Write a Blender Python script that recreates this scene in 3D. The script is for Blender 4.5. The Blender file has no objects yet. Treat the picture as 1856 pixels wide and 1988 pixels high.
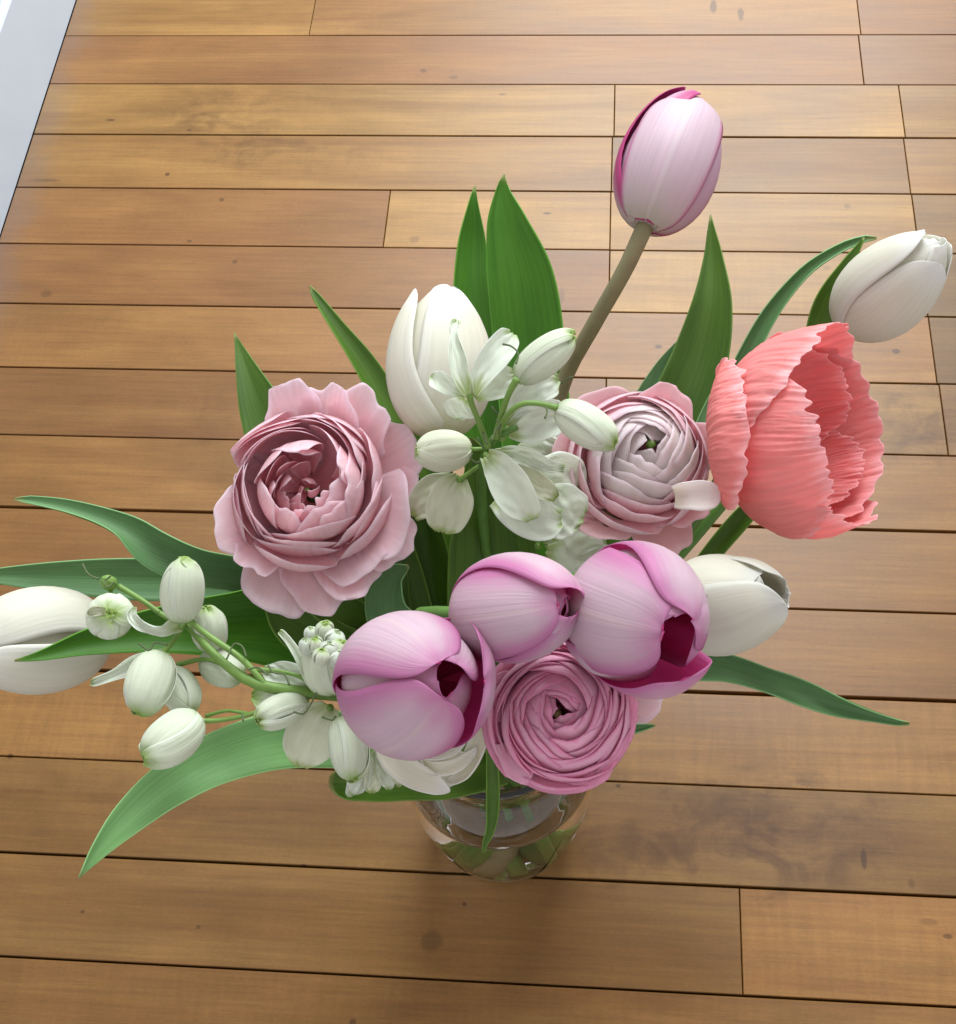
import bpy, math, random
import numpy as np
from mathutils import Matrix, Vector

# ------------------------------------------------------------------ camera, light, world
scene = bpy.context.scene
COL = scene.collection
F_PX, PX_W, PX_H = 2690.9, 1856.0, 1988.0          # focal length and frame of the photograph, in pixels of a 1856 x 1988 copy
CX, CY, CAM_H = 928.0, 994.0, 0.75436
PITCH, ROLL, YAW = 1.0203369, -0.1045092, 0.1530956

def cam_basis():
    c, s = math.cos, math.sin
    rz = np.array([[c(YAW), -s(YAW), 0], [s(YAW), c(YAW), 0], [0, 0, 1.0]])
    fwd = np.array([0, c(PITCH), -s(PITCH)]); right = np.array([1.0, 0, 0]); up = np.cross(right, fwd)
    return rz @ (c(ROLL) * right + s(ROLL) * up), rz @ (-s(ROLL) * right + c(ROLL) * up), rz @ fwd
C_R, C_U, C_F = cam_basis()
EYE = np.array([0, 0, CAM_H])

cam_d = bpy.data.cameras.new('camera'); cam = bpy.data.objects.new('camera', cam_d); COL.objects.link(cam)
m = Matrix.Identity(4)
for i in range(3):
    m[i][0], m[i][1], m[i][2], m[i][3] = C_R[i], C_U[i], -C_F[i], EYE[i]
cam.matrix_world = m
cam_d.sensor_fit = 'HORIZONTAL'; cam_d.sensor_width = 36; cam_d.lens = 36 * F_PX / PX_W
cam_d.clip_start = 0.02; cam_d.clip_end = 50
scene.camera = cam

world = bpy.data.worlds.new('World'); scene.world = world; world.use_nodes = True
bg = world.node_tree.nodes['Background']
bg.inputs[0].default_value = (0.98, 0.96, 1.0, 1); bg.inputs[1].default_value = 0.80

def area_lamp(name, loc, aim, sx, sy, power, col):
    l = bpy.data.lights.new(name, 'AREA'); l.shape = 'RECTANGLE'; l.size = sx; l.size_y = sy; l.energy = power; l.color = col
    o = bpy.data.objects.new(name, l); COL.objects.link(o); o.location = loc
    o.rotation_euler = (Vector(aim) - Vector(loc)).to_track_quat('-Z', 'Y').to_euler()
    return o
area_lamp('window_light', (0.14, 1.55, 1.25), (0.0, 0.40, 0.1), 0.85, 1.60, 52, (0.89, 0.96, 1.0))

scene.view_settings.view_transform = 'Standard'; scene.view_settings.look = 'None'
scene.view_settings.exposure = 0; scene.view_settings.gamma = 1
scene.render.resolution_x, scene.render.resolution_y = 956, 1024
scene.cycles.max_bounces = 14; scene.cycles.transmission_bounces = 14; scene.cycles.transparent_max_bounces = 12
scene.cycles.sample_clamp_indirect = 3.0; scene.cycles.glossy_bounces = 6; scene.cycles.diffuse_bounces = 5

# ------------------------------------------------------------------ geometry helpers
def nrm(v):
    v = np.asarray(v, float); return v / (np.linalg.norm(v) + 1e-12)
def ray(x, y): return (x - CX) / F_PX * C_R - (y - CY) / F_PX * C_U + C_F
def P(x, y, z):
    """point of the place at height z that stands at pixel x, y"""
    d = ray(x, y); return EYE + d * ((z - CAM_H) / d[2])
def mpp(p): return float(np.dot(np.asarray(p) - EYE, C_F)) / F_PX      # metres that one pixel spans at p
def catmull(pts, n):
    """pts (k, d) -> (n, d), chord-length Catmull-Rom"""
    p = np.asarray(pts, float); k = len(p)
    d = np.linalg.norm(np.diff(p[:, :3] if p.shape[1] >= 3 else p, axis=0), axis=1) + 1e-9
    t = np.concatenate([[0], np.cumsum(d)]); t /= t[-1]
    m = np.zeros_like(p)
    for i in range(k):
        a, b = max(i - 1, 0), min(i + 1, k - 1); m[i] = (p[b] - p[a]) / (t[b] - t[a])
    q = np.linspace(0, 1, n); out = np.zeros((n, p.shape[1]))
    for j, x in enumerate(q):
        i = min(np.searchsorted(t, x, side='right') - 1, k - 2); h = t[i + 1] - t[i]; s = (x - t[i]) / h
        out[j] = (2*s**3 - 3*s**2 + 1) * p[i] + (s**3 - 2*s**2 + s) * h * m[i] + (-2*s**3 + 3*s**2) * p[i+1] + (s**3 - s**2) * h * m[i+1]
    return out
def waves(seed, n, fu, fv):
    """a smooth random function of (u, v)"""
    r = np.random.RandomState(seed); a = r.uniform(-1, 1, (n, 2)); ph = r.uniform(0, 6.28, n); w = r.uniform(.5, 1, n)
    def f(u, v):
        o = 0
        for i in range(n): o = o + w[i] * np.sin(fu * a[i, 0] * u + fv * a[i, 1] * v + ph[i])
        return o / math.sqrt(n)
    return f
def sm(x, a, b):
    t = np.clip((x - a) / (b - a), 0, 1); return t * t * (3 - 2 * t)

def link_mesh(name, verts, faces, mats, parent=None, uvs=None, smooth=True, thick=0, origin=None):
    origin = np.asarray(parent['base_pt'] if (parent is not None and origin is None and 'base_pt' in parent) else (origin if origin is not None else (0, 0, 0)), float)
    me = bpy.data.meshes.new(name)
    me.from_pydata((np.asarray(verts) - origin).tolist(), [], [list(map(int, f)) for f in faces])
    if uvs is not None:
        lay = me.uv_layers.new(name='UVMap'); li = np.zeros(len(me.loops), int); me.loops.foreach_get('vertex_index', li)
        lay.data.foreach_set('uv', np.asarray(uvs, float)[li].ravel())
    if smooth: me.polygons.foreach_set('use_smooth', [True] * len(me.polygons))
    for mt in mats: me.materials.append(mt)
    me.update()
    o = bpy.data.objects.new(name, me); COL.objects.link(o)
    if parent is not None:
        o.parent = parent
        if parent.type == 'MESH': pass
    if thick:
        sd = o.modifiers.new('thickness', 'SOLIDIFY'); sd.thickness = thick; sd.offset = -1
        if len(mats) > 1: sd.material_offset = 1
    return o
def grid_faces(nv, nu, flip=False):
    i, j = np.meshgrid(np.arange(nv - 1), np.arange(nu - 1), indexing='ij'); a = (i * nu + j).ravel()
    f = np.stack([a, a + 1, a + nu + 1, a + nu], 1); return f[:, ::-1] if flip else f
def surface(name, V, U, W, mats, parent, outward, thick=0.0004):
    """V: (nv, nu, 3); U, W: uv of each vertex; outward(center) -> direction the first material faces"""
    nv, nu = V.shape[:2]; c, d = nv // 2, nu // 2
    n = np.cross(V[c, d + 1] - V[c, d], V[c + 1, d] - V[c, d])
    flip = np.dot(n, outward) < 0
    return link_mesh(name, V.reshape(-1, 3), grid_faces(nv, nu, flip), mats, parent,
                     np.stack([U.ravel() * .5 + .5, W.ravel()], 1), True, thick)
def empty(name, base, label=None, cat=None, group=None):
    o = bpy.data.objects.new(name, None); COL.objects.link(o); o.location = tuple(float(a) for a in base)
    o.empty_display_size = 0.01; o['base_pt'] = [float(a) for a in base]
    if label: o['label'] = label
    if cat: o['category'] = cat
    if group: o['group'] = group
    return o
def sub(parent_mesh, thing):
    """children of a part keep world coordinates relative to the same base"""
    parent_mesh['base_pt'] = thing['base_pt']; return parent_mesh
def tube(name, pts, rad, mats, parent, n=40, k=10, cap=True):
    """pts: list of 3-D points; rad: list of radii at those points"""
    q = catmull(np.column_stack([np.asarray(pts, float), np.asarray(rad, float)]), n)
    p, r = q[:, :3], q[:, 3]; t = np.gradient(p, axis=0); t /= np.linalg.norm(t, axis=1)[:, None]
    ref = nrm(np.cross(t[0], [0.3, 0.5, 0.81])); V = []; uv = []
    for i in range(n):
        ref = nrm(ref - np.dot(ref, t[i]) * t[i]); b = np.cross(t[i], ref)
        for j in range(k):
            a = 2 * math.pi * j / k; V.append(p[i] + r[i] * (math.cos(a) * ref + math.sin(a) * b)); uv.append((j / k, i / (n - 1)))
    Fc = [(i*k + j, i*k + (j+1) % k, (i+1)*k + (j+1) % k, (i+1)*k + j) for i in range(n-1) for j in range(k)]
    Fc += [tuple(range(k))[::-1], tuple((n-1)*k + j for j in range(k))]
    return link_mesh(name, V, Fc, mats, parent, uv)

def blade(name, pts, mats, parent, nu=13, nv=46, thick=0.0006, crumple=0, cf=(9, 7), seed=1, fold=0, ruffle=0, wob=.03):
    """free leaf or petal. pts: (x, y, z, half width px, roll deg, cup)"""
    w = []
    for (x, y, z, hw, roll, cup) in pts:
        p = P(x, y, z); w.append([*p, hw * mpp(p), math.radians(roll), cup])
    q = catmull(w, nv); p = q[:, :3]; T = np.gradient(p, axis=0); T /= np.linalg.norm(T, axis=1)[:, None]
    u = np.linspace(-1, 1, nu); V = np.zeros((nv, nu, 3)); f = waves(seed, 7, cf[0], cf[1]); g = waves(seed + 50, 5, 1.5, 16); e1 = waves(seed + 70, 5, 1, 22)
    for i in range(nv):
        view = nrm(EYE - p[i]); Wd = nrm(np.cross(T[i], view)); N = nrm(np.cross(Wd, T[i]))
        c, s = math.cos(q[i, 4]), math.sin(q[i, 4]); W2 = c * Wd + s * N; N2 = -s * Wd + c * N
        v = i / (nv - 1); hw = max(q[i, 3] * (1 + wob * float(e1(0.2, v))), 1e-5)
        cup = q[i, 5]
        # bend the cross-section round an arc so that its length is kept
        ang = np.clip(abs(cup) * 1.6, 1e-3, 2.6); R = hw / ang
        lx = R * np.sin(u * ang); ly = R * (1 - np.cos(u * ang)) * (1 if cup >= 0 else -1)
        ly = ly + fold * hw * np.abs(u)
        ly = ly + crumple * f(u, v * 2) * mpp(p[i]) * (0.3 + 0.7 * min(1, hw / (8 * mpp(p[i]))))
        ly = ly + ruffle * mpp(p[i]) * g(u, v) * np.abs(u) ** 2
        V[i] = p[i] + lx[:, None] * W2 + ly[:, None] * N2
    Uu, Vv = np.meshgrid(u, np.linspace(0, 1, nv))
    i = nv // 2; view = nrm(EYE - p[i]); Wd = nrm(np.cross(T[i], view)); N = nrm(np.cross(Wd, T[i]))
    out = -math.sin(q[i, 4]) * Wd + math.cos(q[i, 4]) * N
    return surface(name, V, Uu, Vv, mats, parent, out, thick)

class Frame:
    """a bloom's own axes: base B, axis A, e1 towards the camera (or picture-up for blooms that face it), scale s = metres per pixel"""
    def __init__(f, base, tip, L=None, near=True, ref='cam'):
        f.B = P(*base); f.s = mpp(f.B)
        d = nrm(ray(tip[0], tip[1]))
        if len(tip) == 3: t = P(*tip)
        else:
            r = L * f.s; b = np.dot(d, EYE - f.B); c = np.dot(EYE - f.B, EYE - f.B) - r * r; disc = b * b - c
            k = -b if disc < 0 else (-b - math.sqrt(disc) if near else -b + math.sqrt(disc)); t = EYE + d * k
        f.A = nrm(t - f.B); f.L = np.linalg.norm(t - f.B)
        g = nrm(EYE - f.B) if ref == 'cam' else C_U
        f.e1 = nrm(g - np.dot(g, f.A) * f.A); f.e2 = np.cross(f.A, f.e1)
    def pt(f, x, y, z): return f.B + x * f.e1 + y * f.e2 + z * f.A
    def arr(f, X): return f.B + X[..., 0:1] * f.e1 + X[..., 1:2] * f.e2 + X[..., 2:3] * f.A

def prof_fn(pts, n):
    return catmull(np.column_stack([np.asarray(pts, float), np.zeros(len(pts))]), n)[:, :2]

def cup_petal(F, name, parent, mats, th, prof, W, R, L, cf=1.0, tilt=0, seed=0, wshape=(0.45, 0.5, 2.2), nu=21, nv=32, ruf=0, crink=0, cfreq=(30, 3),
              edge=0, thick=0.0003, notch=0.012, skew=0, roff=0, twist=.045, keel=0, ofs=(0, 0, 0)):
    """petal of a cup. prof: (r, z) fractions of R and L; W half width / R. wshape: (width at base, v of widest, tip exponent)"""
    tt = np.linspace(0, 1, nv); v = 1 - (1 - tt) ** 1.7
    pf = prof_fn(prof, 200); r = np.interp(v, np.linspace(0, 1, 200), pf[:, 0]) * R + roff; z = np.interp(v, np.linspace(0, 1, 200), pf[:, 1]) * L
    wb, vm, te = wshape
    w = np.where(v < vm, wb + (1 - wb) * (1 - (1 - np.clip(v / vm, 0, 1)) ** 2), np.clip(1 - (np.clip((v - vm) / (1 - vm), 0, 1)) ** te, 0, 1) ** 0.62) * W * R
    u = np.linspace(-1, 1, nu); f = waves(seed + 3, 6, 3.0, 5.0); g = waves(seed + 9, 12, cfreq[0], cfreq[1]); h = waves(seed + 21, 5, 9, 2)
    X = np.zeros((nv, nu, 3)); t0 = math.radians(th)
    for i in range(nv):
        rc = max(r[i] * cf, 0.25 * R); ph = np.clip(u * w[i] / rc, -2.4, 2.4)
        x = r[i] - rc * (1 - np.cos(ph)) + edge * R * np.abs(u) ** 3 * v[i]
        y = rc * np.sin(ph) + skew * R * v[i]
        x = x + twist * R * u * v[i] * 0 + ruf * R * f(u, v[i]) * v[i] ** 1.5 + crink * R * g(u, v[i]) * (0.25 + 0.75 * v[i]) + keel * R * np.exp(-(u / .12) ** 2) * v[i]
        zz = z[i] + notch * L * h(u, 0.3) * v[i] ** 4 * min(1, w[i] / (.35 * W * R)) + np.zeros(nu)
        if twist: x = x + twist * R * u * min(1, w[i] / (.5 * W * R))
        a = math.radians(tilt); x2 = x * math.cos(a) + zz * math.sin(a); z2 = -x * math.sin(a) + zz * math.cos(a)
        X[i, :, 0] = x2 * math.cos(t0) - y * math.sin(t0); X[i, :, 1] = x2 * math.sin(t0) + y * math.cos(t0); X[i, :, 2] = z2
    X = X + np.asarray(ofs) * F.s
    V = F.arr(X); Uu, _ = np.meshgrid(u, v); Vv = np.repeat(v[:, None], nu, 1)
    o0 = math.cos(t0) * F.e1 + math.sin(t0) * F.e2; a = math.radians(tilt)
    return surface(name, V, Uu, Vv, mats, parent, o0 * math.cos(a) - F.A * math.sin(a), thick)

# ------------------------------------------------------------------ materials
def new_mat(name):
    mt = bpy.data.materials.new(name); mt.use_nodes = True; nt = mt.node_tree; nt.nodes.clear(); return mt, nt
class NT:
    def __init__(s, nt): s.nt = nt
    def n(s, t, **k):
        o = s.nt.nodes.new(t)
        for a, b in k.items(): setattr(o, a, b)
        return o
    def l(s, a, b): s.nt.links.new(a, b)
    def val(s, sock, v):
        if isinstance(v, (int, float)): sock.default_value = v
        elif isinstance(v, (tuple, list)): sock.default_value = (*v, 1) if len(v) == 3 and sock.type == 'RGBA' else v
        else: s.l(v, sock)
    def math(s, op, a, b=0, c=0, clamp=False):
        o = s.n('ShaderNodeMath', operation=op, use_clamp=clamp); s.val(o.inputs[0], a); s.val(o.inputs[1], b); s.val(o.inputs[2], c); return o.outputs[0]
    def mix(s, f, a, b, mode='MIX'):
        o = s.n('ShaderNodeMix', data_type='RGBA', blend_type=mode, clamp_factor=True)
        s.val(o.inputs[0], f); s.val(o.inputs[6], a); s.val(o.inputs[7], b); return o.outputs[2]
    def step(s, x, a, b, lo=0.0, hi=1.0):
        o = s.n('ShaderNodeMapRange', interpolation_type='SMOOTHSTEP'); s.val(o.inputs[0], x)
        o.inputs[1].default_value = a; o.inputs[2].default_value = b; o.inputs[3].default_value = lo; o.inputs[4].default_value = hi; return o.outputs[0]
    def noise(s, vec, scale, detail=3, rough=.55, dist=0):
        o = s.n('ShaderNodeTexNoise'); s.l(vec, o.inputs['Vector']); o.inputs['Scale'].default_value = scale
        o.inputs['Detail'].default_value = detail; o.inputs['Roughness'].default_value = rough; o.inputs['Distortion'].default_value = dist; return o.outputs[0]
    def mapping(s, vec, scale=(1, 1, 1), loc=None):
        o = s.n('ShaderNodeMapping'); s.l(vec, o.inputs[0]); o.inputs[3].default_value = scale
        if loc is not None: s.val(o.inputs[1], loc)
        return o.outputs[0]
    def sep(s, v):
        o = s.n('ShaderNodeSeparateXYZ'); s.l(v, o.inputs[0]); return o.outputs
    def comb(s, x, y, z):
        o = s.n('ShaderNodeCombineXYZ'); s.val(o.inputs[0], x); s.val(o.inputs[1], y); s.val(o.inputs[2], z); return o.outputs[0]

def petal_mat(name, base, mid, edge, edge_w=(0.55, 1.0), edge_s=0.8, tip=None, tip_v=(0.8, 1.0), base_v=(0.0, 0.35), streak=0.12, veins=26,
              bump=0.25, trans=0.3, rough=0.5, blotch=0.1, spec=0.25, midrib=None, crease=0, vscale=1.2, sheen=0.0):
    """thin tissue: pigment changes from base to tip and from the middle to the margin, with fine lengthwise veins"""
    mt, nt = new_mat(name); N = NT(nt); uv = N.n('ShaderNodeUVMap').outputs[0]
    u, v, _ = N.sep(uv); au = N.math('ABSOLUTE', N.math('MULTIPLY_ADD', u, 2.0, -1.0))
    rnd = N.n('ShaderNodeObjectInfo').outputs['Random']
    vec = N.comb(N.math('MULTIPLY', u, veins), N.math('MULTIPLY', v, vscale), N.math('MULTIPLY', rnd, 37.0))
    fine = N.noise(vec, 1.0, 3, .6, .25); vec2 = N.comb(N.math('MULTIPLY', u, 2.4), N.math('MULTIPLY', v, 1.6), N.math('MULTIPLY', rnd, 91.0))
    big = N.noise(vec2, 1.6, 3)
    wob = N.math('MULTIPLY_ADD', big, 0.35, -0.17); wob = N.math('ADD', wob, N.math('MULTIPLY_ADD', fine, 0.22, -0.11))
    c = N.mix(N.step(N.math('ADD', v, wob), *base_v), base, mid)
    if midrib is not None: c = N.mix(N.step(au, 0.0, 0.10, 0.55, 0.0), c, midrib)
    c = N.mix(N.math('MULTIPLY', N.step(N.math('ADD', au, wob), *edge_w), edge_s), c, edge)
    if tip is not None: c = N.mix(N.step(N.math('ADD', v, N.math('MULTIPLY', wob, .6)), *tip_v), c, tip)
    k = N.math('ADD', 1 - streak, N.math('MULTIPLY', fine, streak * 2)); k = N.math('MULTIPLY', k, N.math('MULTIPLY_ADD', big, blotch * 2, 1 - blotch))
    k = N.math('MULTIPLY', k, N.math('MULTIPLY_ADD', rnd, 0.10, 0.95))
    hs = N.n('ShaderNodeVectorMath', operation='SCALE'); N.l(c, hs.inputs[0]); N.l(k, hs.inputs[3]); c = hs.outputs[0]
    bp = N.n('ShaderNodeBump'); bp.inputs['Strength'].default_value = bump; bp.inputs['Distance'].default_value = 0.0006
    hgt = fine
    if crease:
        cr = N.noise(N.comb(N.math('MULTIPLY', u, veins * .6), N.math('MULTIPLY', v, 7.0), rnd), 1.0, 5, .7, 1.2); hgt = N.math('ADD', hgt, N.math('MULTIPLY', cr, crease))
    N.l(hgt, bp.inputs['Height'])
    pb = N.n('ShaderNodeBsdfPrincipled'); N.l(c, pb.inputs['Base Color']); pb.inputs['Roughness'].default_value = rough
    pb.inputs['Specular IOR Level'].default_value = spec; N.l(bp.outputs[0], pb.inputs['Normal'])
    if sheen: pb.inputs['Sheen Weight'].default_value = sheen
    tr = N.n('ShaderNodeBsdfTranslucent'); N.l(c, tr.inputs[0])
    mx = N.n('ShaderNodeMixShader'); mx.inputs[0].default_value = trans; N.l(pb.outputs[0], mx.inputs[1]); N.l(tr.outputs[0], mx.inputs[2])
    out = N.n('ShaderNodeOutputMaterial'); N.l(mx.outputs[0], out.inputs[0]); return mt

def leaf_mat(name, dark, light, rough=0.42, trans=0.3, spec=0.4, veins=34, rib=None):
    mt, nt = new_mat(name); N = NT(nt); uv = N.n('ShaderNodeUVMap').outputs[0]; u, v, _ = N.sep(uv)
    rnd = N.n('ShaderNodeObjectInfo').outputs['Random']
    fine = N.noise(N.comb(N.math('MULTIPLY', u, veins), N.math('MULTIPLY', v, 1.5), N.math('MULTIPLY', rnd, 31.0)), 1.0, 3, .6, .1)
    big = N.noise(N.comb(N.math('MULTIPLY', u, 2.0), N.math('MULTIPLY', v, 3.0), N.math('MULTIPLY', rnd, 77.0)), 1.5, 4)
    f = N.math('ADD', N.math('MULTIPLY', fine, 0.55), N.math('MULTIPLY', big, 0.55)); c = N.mix(N.step(f, 0.3, 0.8), dark, light)
    au = N.math('ABSOLUTE', N.math('MULTIPLY_ADD', u, 2.0, -1.0))
    c = N.mix(N.step(au, 0.955, 1.0, 0.0, 0.55), c, tuple(min(1, a * 1.9 + .03) for a in light))
    if rib: c = N.mix(N.step(au, 0.0, 0.07, 0.5, 0.0), c, rib)
    c = N.mix(N.step(v, 0.975, 1.0, 0.0, 0.6), c, (0.35, 0.3, 0.1))
    bp = N.n('ShaderNodeBump'); bp.inputs['Strength'].default_value = 0.3; bp.inputs['Distance'].default_value = 0.0006; N.l(fine, bp.inputs['Height'])
    pb = N.n('ShaderNodeBsdfPrincipled'); N.l(c, pb.inputs['Base Color']); pb.inputs['Specular IOR Level'].default_value = spec
    N.val(pb.inputs['Roughness'], N.math('MULTIPLY_ADD', big, 0.25, rough - .12)); N.l(bp.outputs[0], pb.inputs['Normal'])
    tr = N.n('ShaderNodeBsdfTranslucent')
    N.l(N.mix(1.0, c, (1.0, 1.0, 0.25), 'MULTIPLY'), tr.inputs[0])
    mx = N.n('ShaderNodeMixShader'); mx.inputs[0].default_value = trans; N.l(pb.outputs[0], mx.inputs[1]); N.l(tr.outputs[0], mx.inputs[2])
    out = N.n('ShaderNodeOutputMaterial'); N.l(mx.outputs[0], out.inputs[0]); return mt

def plain_mat(name, col, rough=0.5, spec=0.4, var=0.15, scale=60, bump=0.1):
    mt, nt = new_mat(name); N = NT(nt); g = N.n('ShaderNodeNewGeometry').outputs['Position']
    f = N.noise(g, scale, 4); c = N.mix(f, tuple(a * (1 - var) for a in col), tuple(min(1, a * (1 + var)) for a in col))
    bp = N.n('ShaderNodeBump'); bp.inputs['Strength'].default_value = bump; bp.inputs['Distance'].default_value = 0.0005; N.l(f, bp.inputs['Height'])
    pb = N.n('ShaderNodeBsdfPrincipled'); N.l(c, pb.inputs['Base Color']); pb.inputs['Roughness'].default_value = rough
    pb.inputs['Specular IOR Level'].default_value = spec; N.l(bp.outputs[0], pb.inputs['Normal'])
    out = N.n('ShaderNodeOutputMaterial'); N.l(pb.outputs[0], out.inputs[0]); return mt

def floor_xy(x, y):
    p = P(x, y, 0.0); return float(p[0]), float(p[1])

def wood_mat():
    mt, nt = new_mat('varnished_maple'); N = NT(nt)
    pos = N.n('ShaderNodeNewGeometry').outputs['Position']; rnd = N.n('ShaderNodeObjectInfo').outputs['Random']
    tone = N.n('ShaderNodeAttribute', attribute_type='OBJECT', attribute_name='tone').outputs['Fac']
    red = N.n('ShaderNodeAttribute', attribute_type='OBJECT', attribute_name='red').outputs['Fac']
    curl = N.n('ShaderNodeAttribute', attribute_type='OBJECT', attribute_name='curl').outputs['Fac']
    ad = N.n('ShaderNodeVectorMath', operation='ADD'); N.l(pos, ad.inputs[0]); N.l(N.comb(N.math('MULTIPLY', rnd, 13.0), N.math('MULTIPLY', rnd, 7.0), 0.0), ad.inputs[1]); q = ad.outputs[0]
    fig = N.noise(N.mapping(q, (3.2, 34, 1)), 1.0, 4, .55, 1.1)         # broad figure
    grain = N.noise(N.mapping(q, (16, 420, 1)), 1.0, 4, .6, .3)           # fine lines along the strip
    pore = N.noise(N.mapping(q, (380, 760, 1)), 1.0, 4, .75)
    cloud = N.noise(N.mapping(q, (7, 14, 1)), 1.0, 4, .6, .4)
    fleck = N.noise(N.mapping(q, (210, 26, 1)), 1.0, 3, .6, .3)           # cross-grain shimmer of curly maple
    wave = N.n('ShaderNodeTexWave', wave_type='BANDS', bands_direction='Y'); N.l(N.mapping(q, (5, 55, 1)), wave.inputs['Vector'])
    wave.inputs['Scale'].default_value = 0.55; wave.inputs['Distortion'].default_value = 9; wave.inputs['Detail'].default_value = 2; wave.inputs['Detail Scale'].default_value = .35
    c = N.mix(N.step(fig, .2, .8), (0.154, 0.073, 0.016), (0.246, 0.134, 0.035))
    c = N.mix(N.math('MULTIPLY', N.step(wave.outputs[0], .80, 1.0), .22), c, (0.17, 0.075, 0.022))
    c = N.mix(N.math('MULTIPLY', red, .85), c, (0.31, 0.115, 0.034))
    k = N.math('MULTIPLY_ADD', N.step(grain, .28, .72), .18, .91); k = N.math('MULTIPLY', k, N.math('MULTIPLY_ADD', pore, .50, .75)); k = N.math('MULTIPLY', k, N.math('MULTIPLY_ADD', N.step(cloud, .25, .75), .34, .83))
    k = N.math('MULTIPLY', k, N.math('ADD', 1.0, N.math('MULTIPLY', curl, N.math('MULTIPLY_ADD', fleck, .5, -.25))))
    k = N.math('MULTIPLY', k, N.math('MULTIPLY_ADD', tone, 2.3, -1.3))
    sc = N.n('ShaderNodeVectorMath', operation='SCALE'); N.l(c, sc.inputs[0]); N.l(k, sc.inputs[3]); c = sc.outputs[0]
    dash = N.step(N.noise(N.mapping(q, (42, 1100, 1)), 1.0, 2, .5), .62, .74, 0.0, .30); c = N.mix(dash, c, (0.06, 0.026, 0.007))
    X, Y, _ = N.sep(pos)
    warp = N.noise(N.mapping(pos, (60, 90, 1)), 1.0, 4, .65); warp2 = N.noise(N.mapping(pos, (22, 26, 1)), 1.0, 4, .65)
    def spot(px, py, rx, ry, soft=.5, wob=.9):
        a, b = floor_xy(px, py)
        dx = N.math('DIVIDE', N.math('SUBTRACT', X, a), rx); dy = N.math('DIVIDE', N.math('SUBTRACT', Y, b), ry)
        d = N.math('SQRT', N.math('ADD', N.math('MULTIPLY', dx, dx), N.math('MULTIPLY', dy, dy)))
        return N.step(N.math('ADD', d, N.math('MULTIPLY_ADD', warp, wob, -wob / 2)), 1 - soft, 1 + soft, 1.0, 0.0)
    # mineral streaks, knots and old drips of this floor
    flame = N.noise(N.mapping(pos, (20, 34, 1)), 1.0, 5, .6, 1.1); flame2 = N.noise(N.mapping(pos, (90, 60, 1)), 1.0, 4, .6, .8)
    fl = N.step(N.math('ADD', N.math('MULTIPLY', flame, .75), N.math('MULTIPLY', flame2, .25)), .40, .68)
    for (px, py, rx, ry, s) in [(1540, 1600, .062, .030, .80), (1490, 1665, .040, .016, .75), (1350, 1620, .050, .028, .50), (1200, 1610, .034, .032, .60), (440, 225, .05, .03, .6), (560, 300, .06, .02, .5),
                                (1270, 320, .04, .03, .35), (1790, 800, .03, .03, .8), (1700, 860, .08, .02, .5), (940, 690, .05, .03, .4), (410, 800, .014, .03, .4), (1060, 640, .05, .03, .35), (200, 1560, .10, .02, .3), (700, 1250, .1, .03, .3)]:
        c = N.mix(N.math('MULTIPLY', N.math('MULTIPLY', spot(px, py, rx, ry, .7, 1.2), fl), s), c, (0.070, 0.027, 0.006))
    for (px, py, rx, ry, s) in [(1062, 414, .0042, .0016, .85), (822, 137, .004, .0035, .6), (881, 150, .006, .0035, .45), (325, 338, .003, .003, .8), (430, 388, .0028, .003, .6), (215, 233, .006, .0022, .7),
                                (367, 252, .003, .002, .7), (1740, 682, .0035, .003, .9), (1278, 673, .004, .0025, .9), (1677, 1668, .0025, .009, .85), (902, 1755, .0022, .0018, .9), (838, 1825, .0085, .0085, .45),
                                (1200, 1526, .0022, .0018, .9), (160, 1770, .0022, .0018, .7), (20, 1468, .003, .003, .7), (575, 2080, .003, .003, .7), (590, 1680, .0025, .0015, .7), (385, 1800, .0022, .0018, .6),
                                (90, 570, .006, .005, .4), (805, 465, .006, .005, .35), (975, 183, .005, .0016, .6), (1385, 12, .004, .012, .75), (1438, 27, .004, .012, .7), (1290, 790, .006, .012, .3), (1605, 520, .004, .003, .3),
                                (1090, 575, .003, .012, .4), (85, 350, .018, .003, .5), (1645, 400, .004, .004, .4), (368, 468, .003, .002, .7), (456, 508, .003, .003, .6), (600, 1035, .005, .004, .3), (685, 1985, .003, .003, .7), (1840, 1818, .004, .002, .7),
                                (1770, 1715, .003, .004, .4), (1805, 1790, .008, .003, .35)]:
        c = N.mix(N.math('MULTIPLY', spot(px, py, rx * .62, ry * .62, .35, 1.3), s * .9), c, (0.048, 0.018, 0.004))
    # grey wear along the skirting
    edge = N.step(N.math('ADD', X, N.math('MULTIPLY_ADD', warp2, .045, -.022)), -.445, -.412, .42, 0.0)
    c = N.mix(edge, c, (0.15, 0.11, 0.095))
    bp = N.n('ShaderNodeBump'); bp.inputs['Strength'].default_value = .12; bp.inputs['Distance'].default_value = .0006
    und = N.noise(N.mapping(q, (14, 26, 1)), 1.0, 2); N.l(N.math('ADD', N.math('MULTIPLY', grain, .5), N.math('MULTIPLY', und, 1.4)), bp.inputs['Height'])
    pb = N.n('ShaderNodeBsdfPrincipled'); N.l(c, pb.inputs['Base Color']); pb.inputs['Specular IOR Level'].default_value = .33
    N.val(pb.inputs['Roughness'], N.math('MULTIPLY_ADD', cloud, .18, .30)); N.l(bp.outputs[0], pb.inputs['Normal'])
    out = N.n('ShaderNodeOutputMaterial'); N.l(pb.outputs[0], out.inputs[0]); return mt

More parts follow.
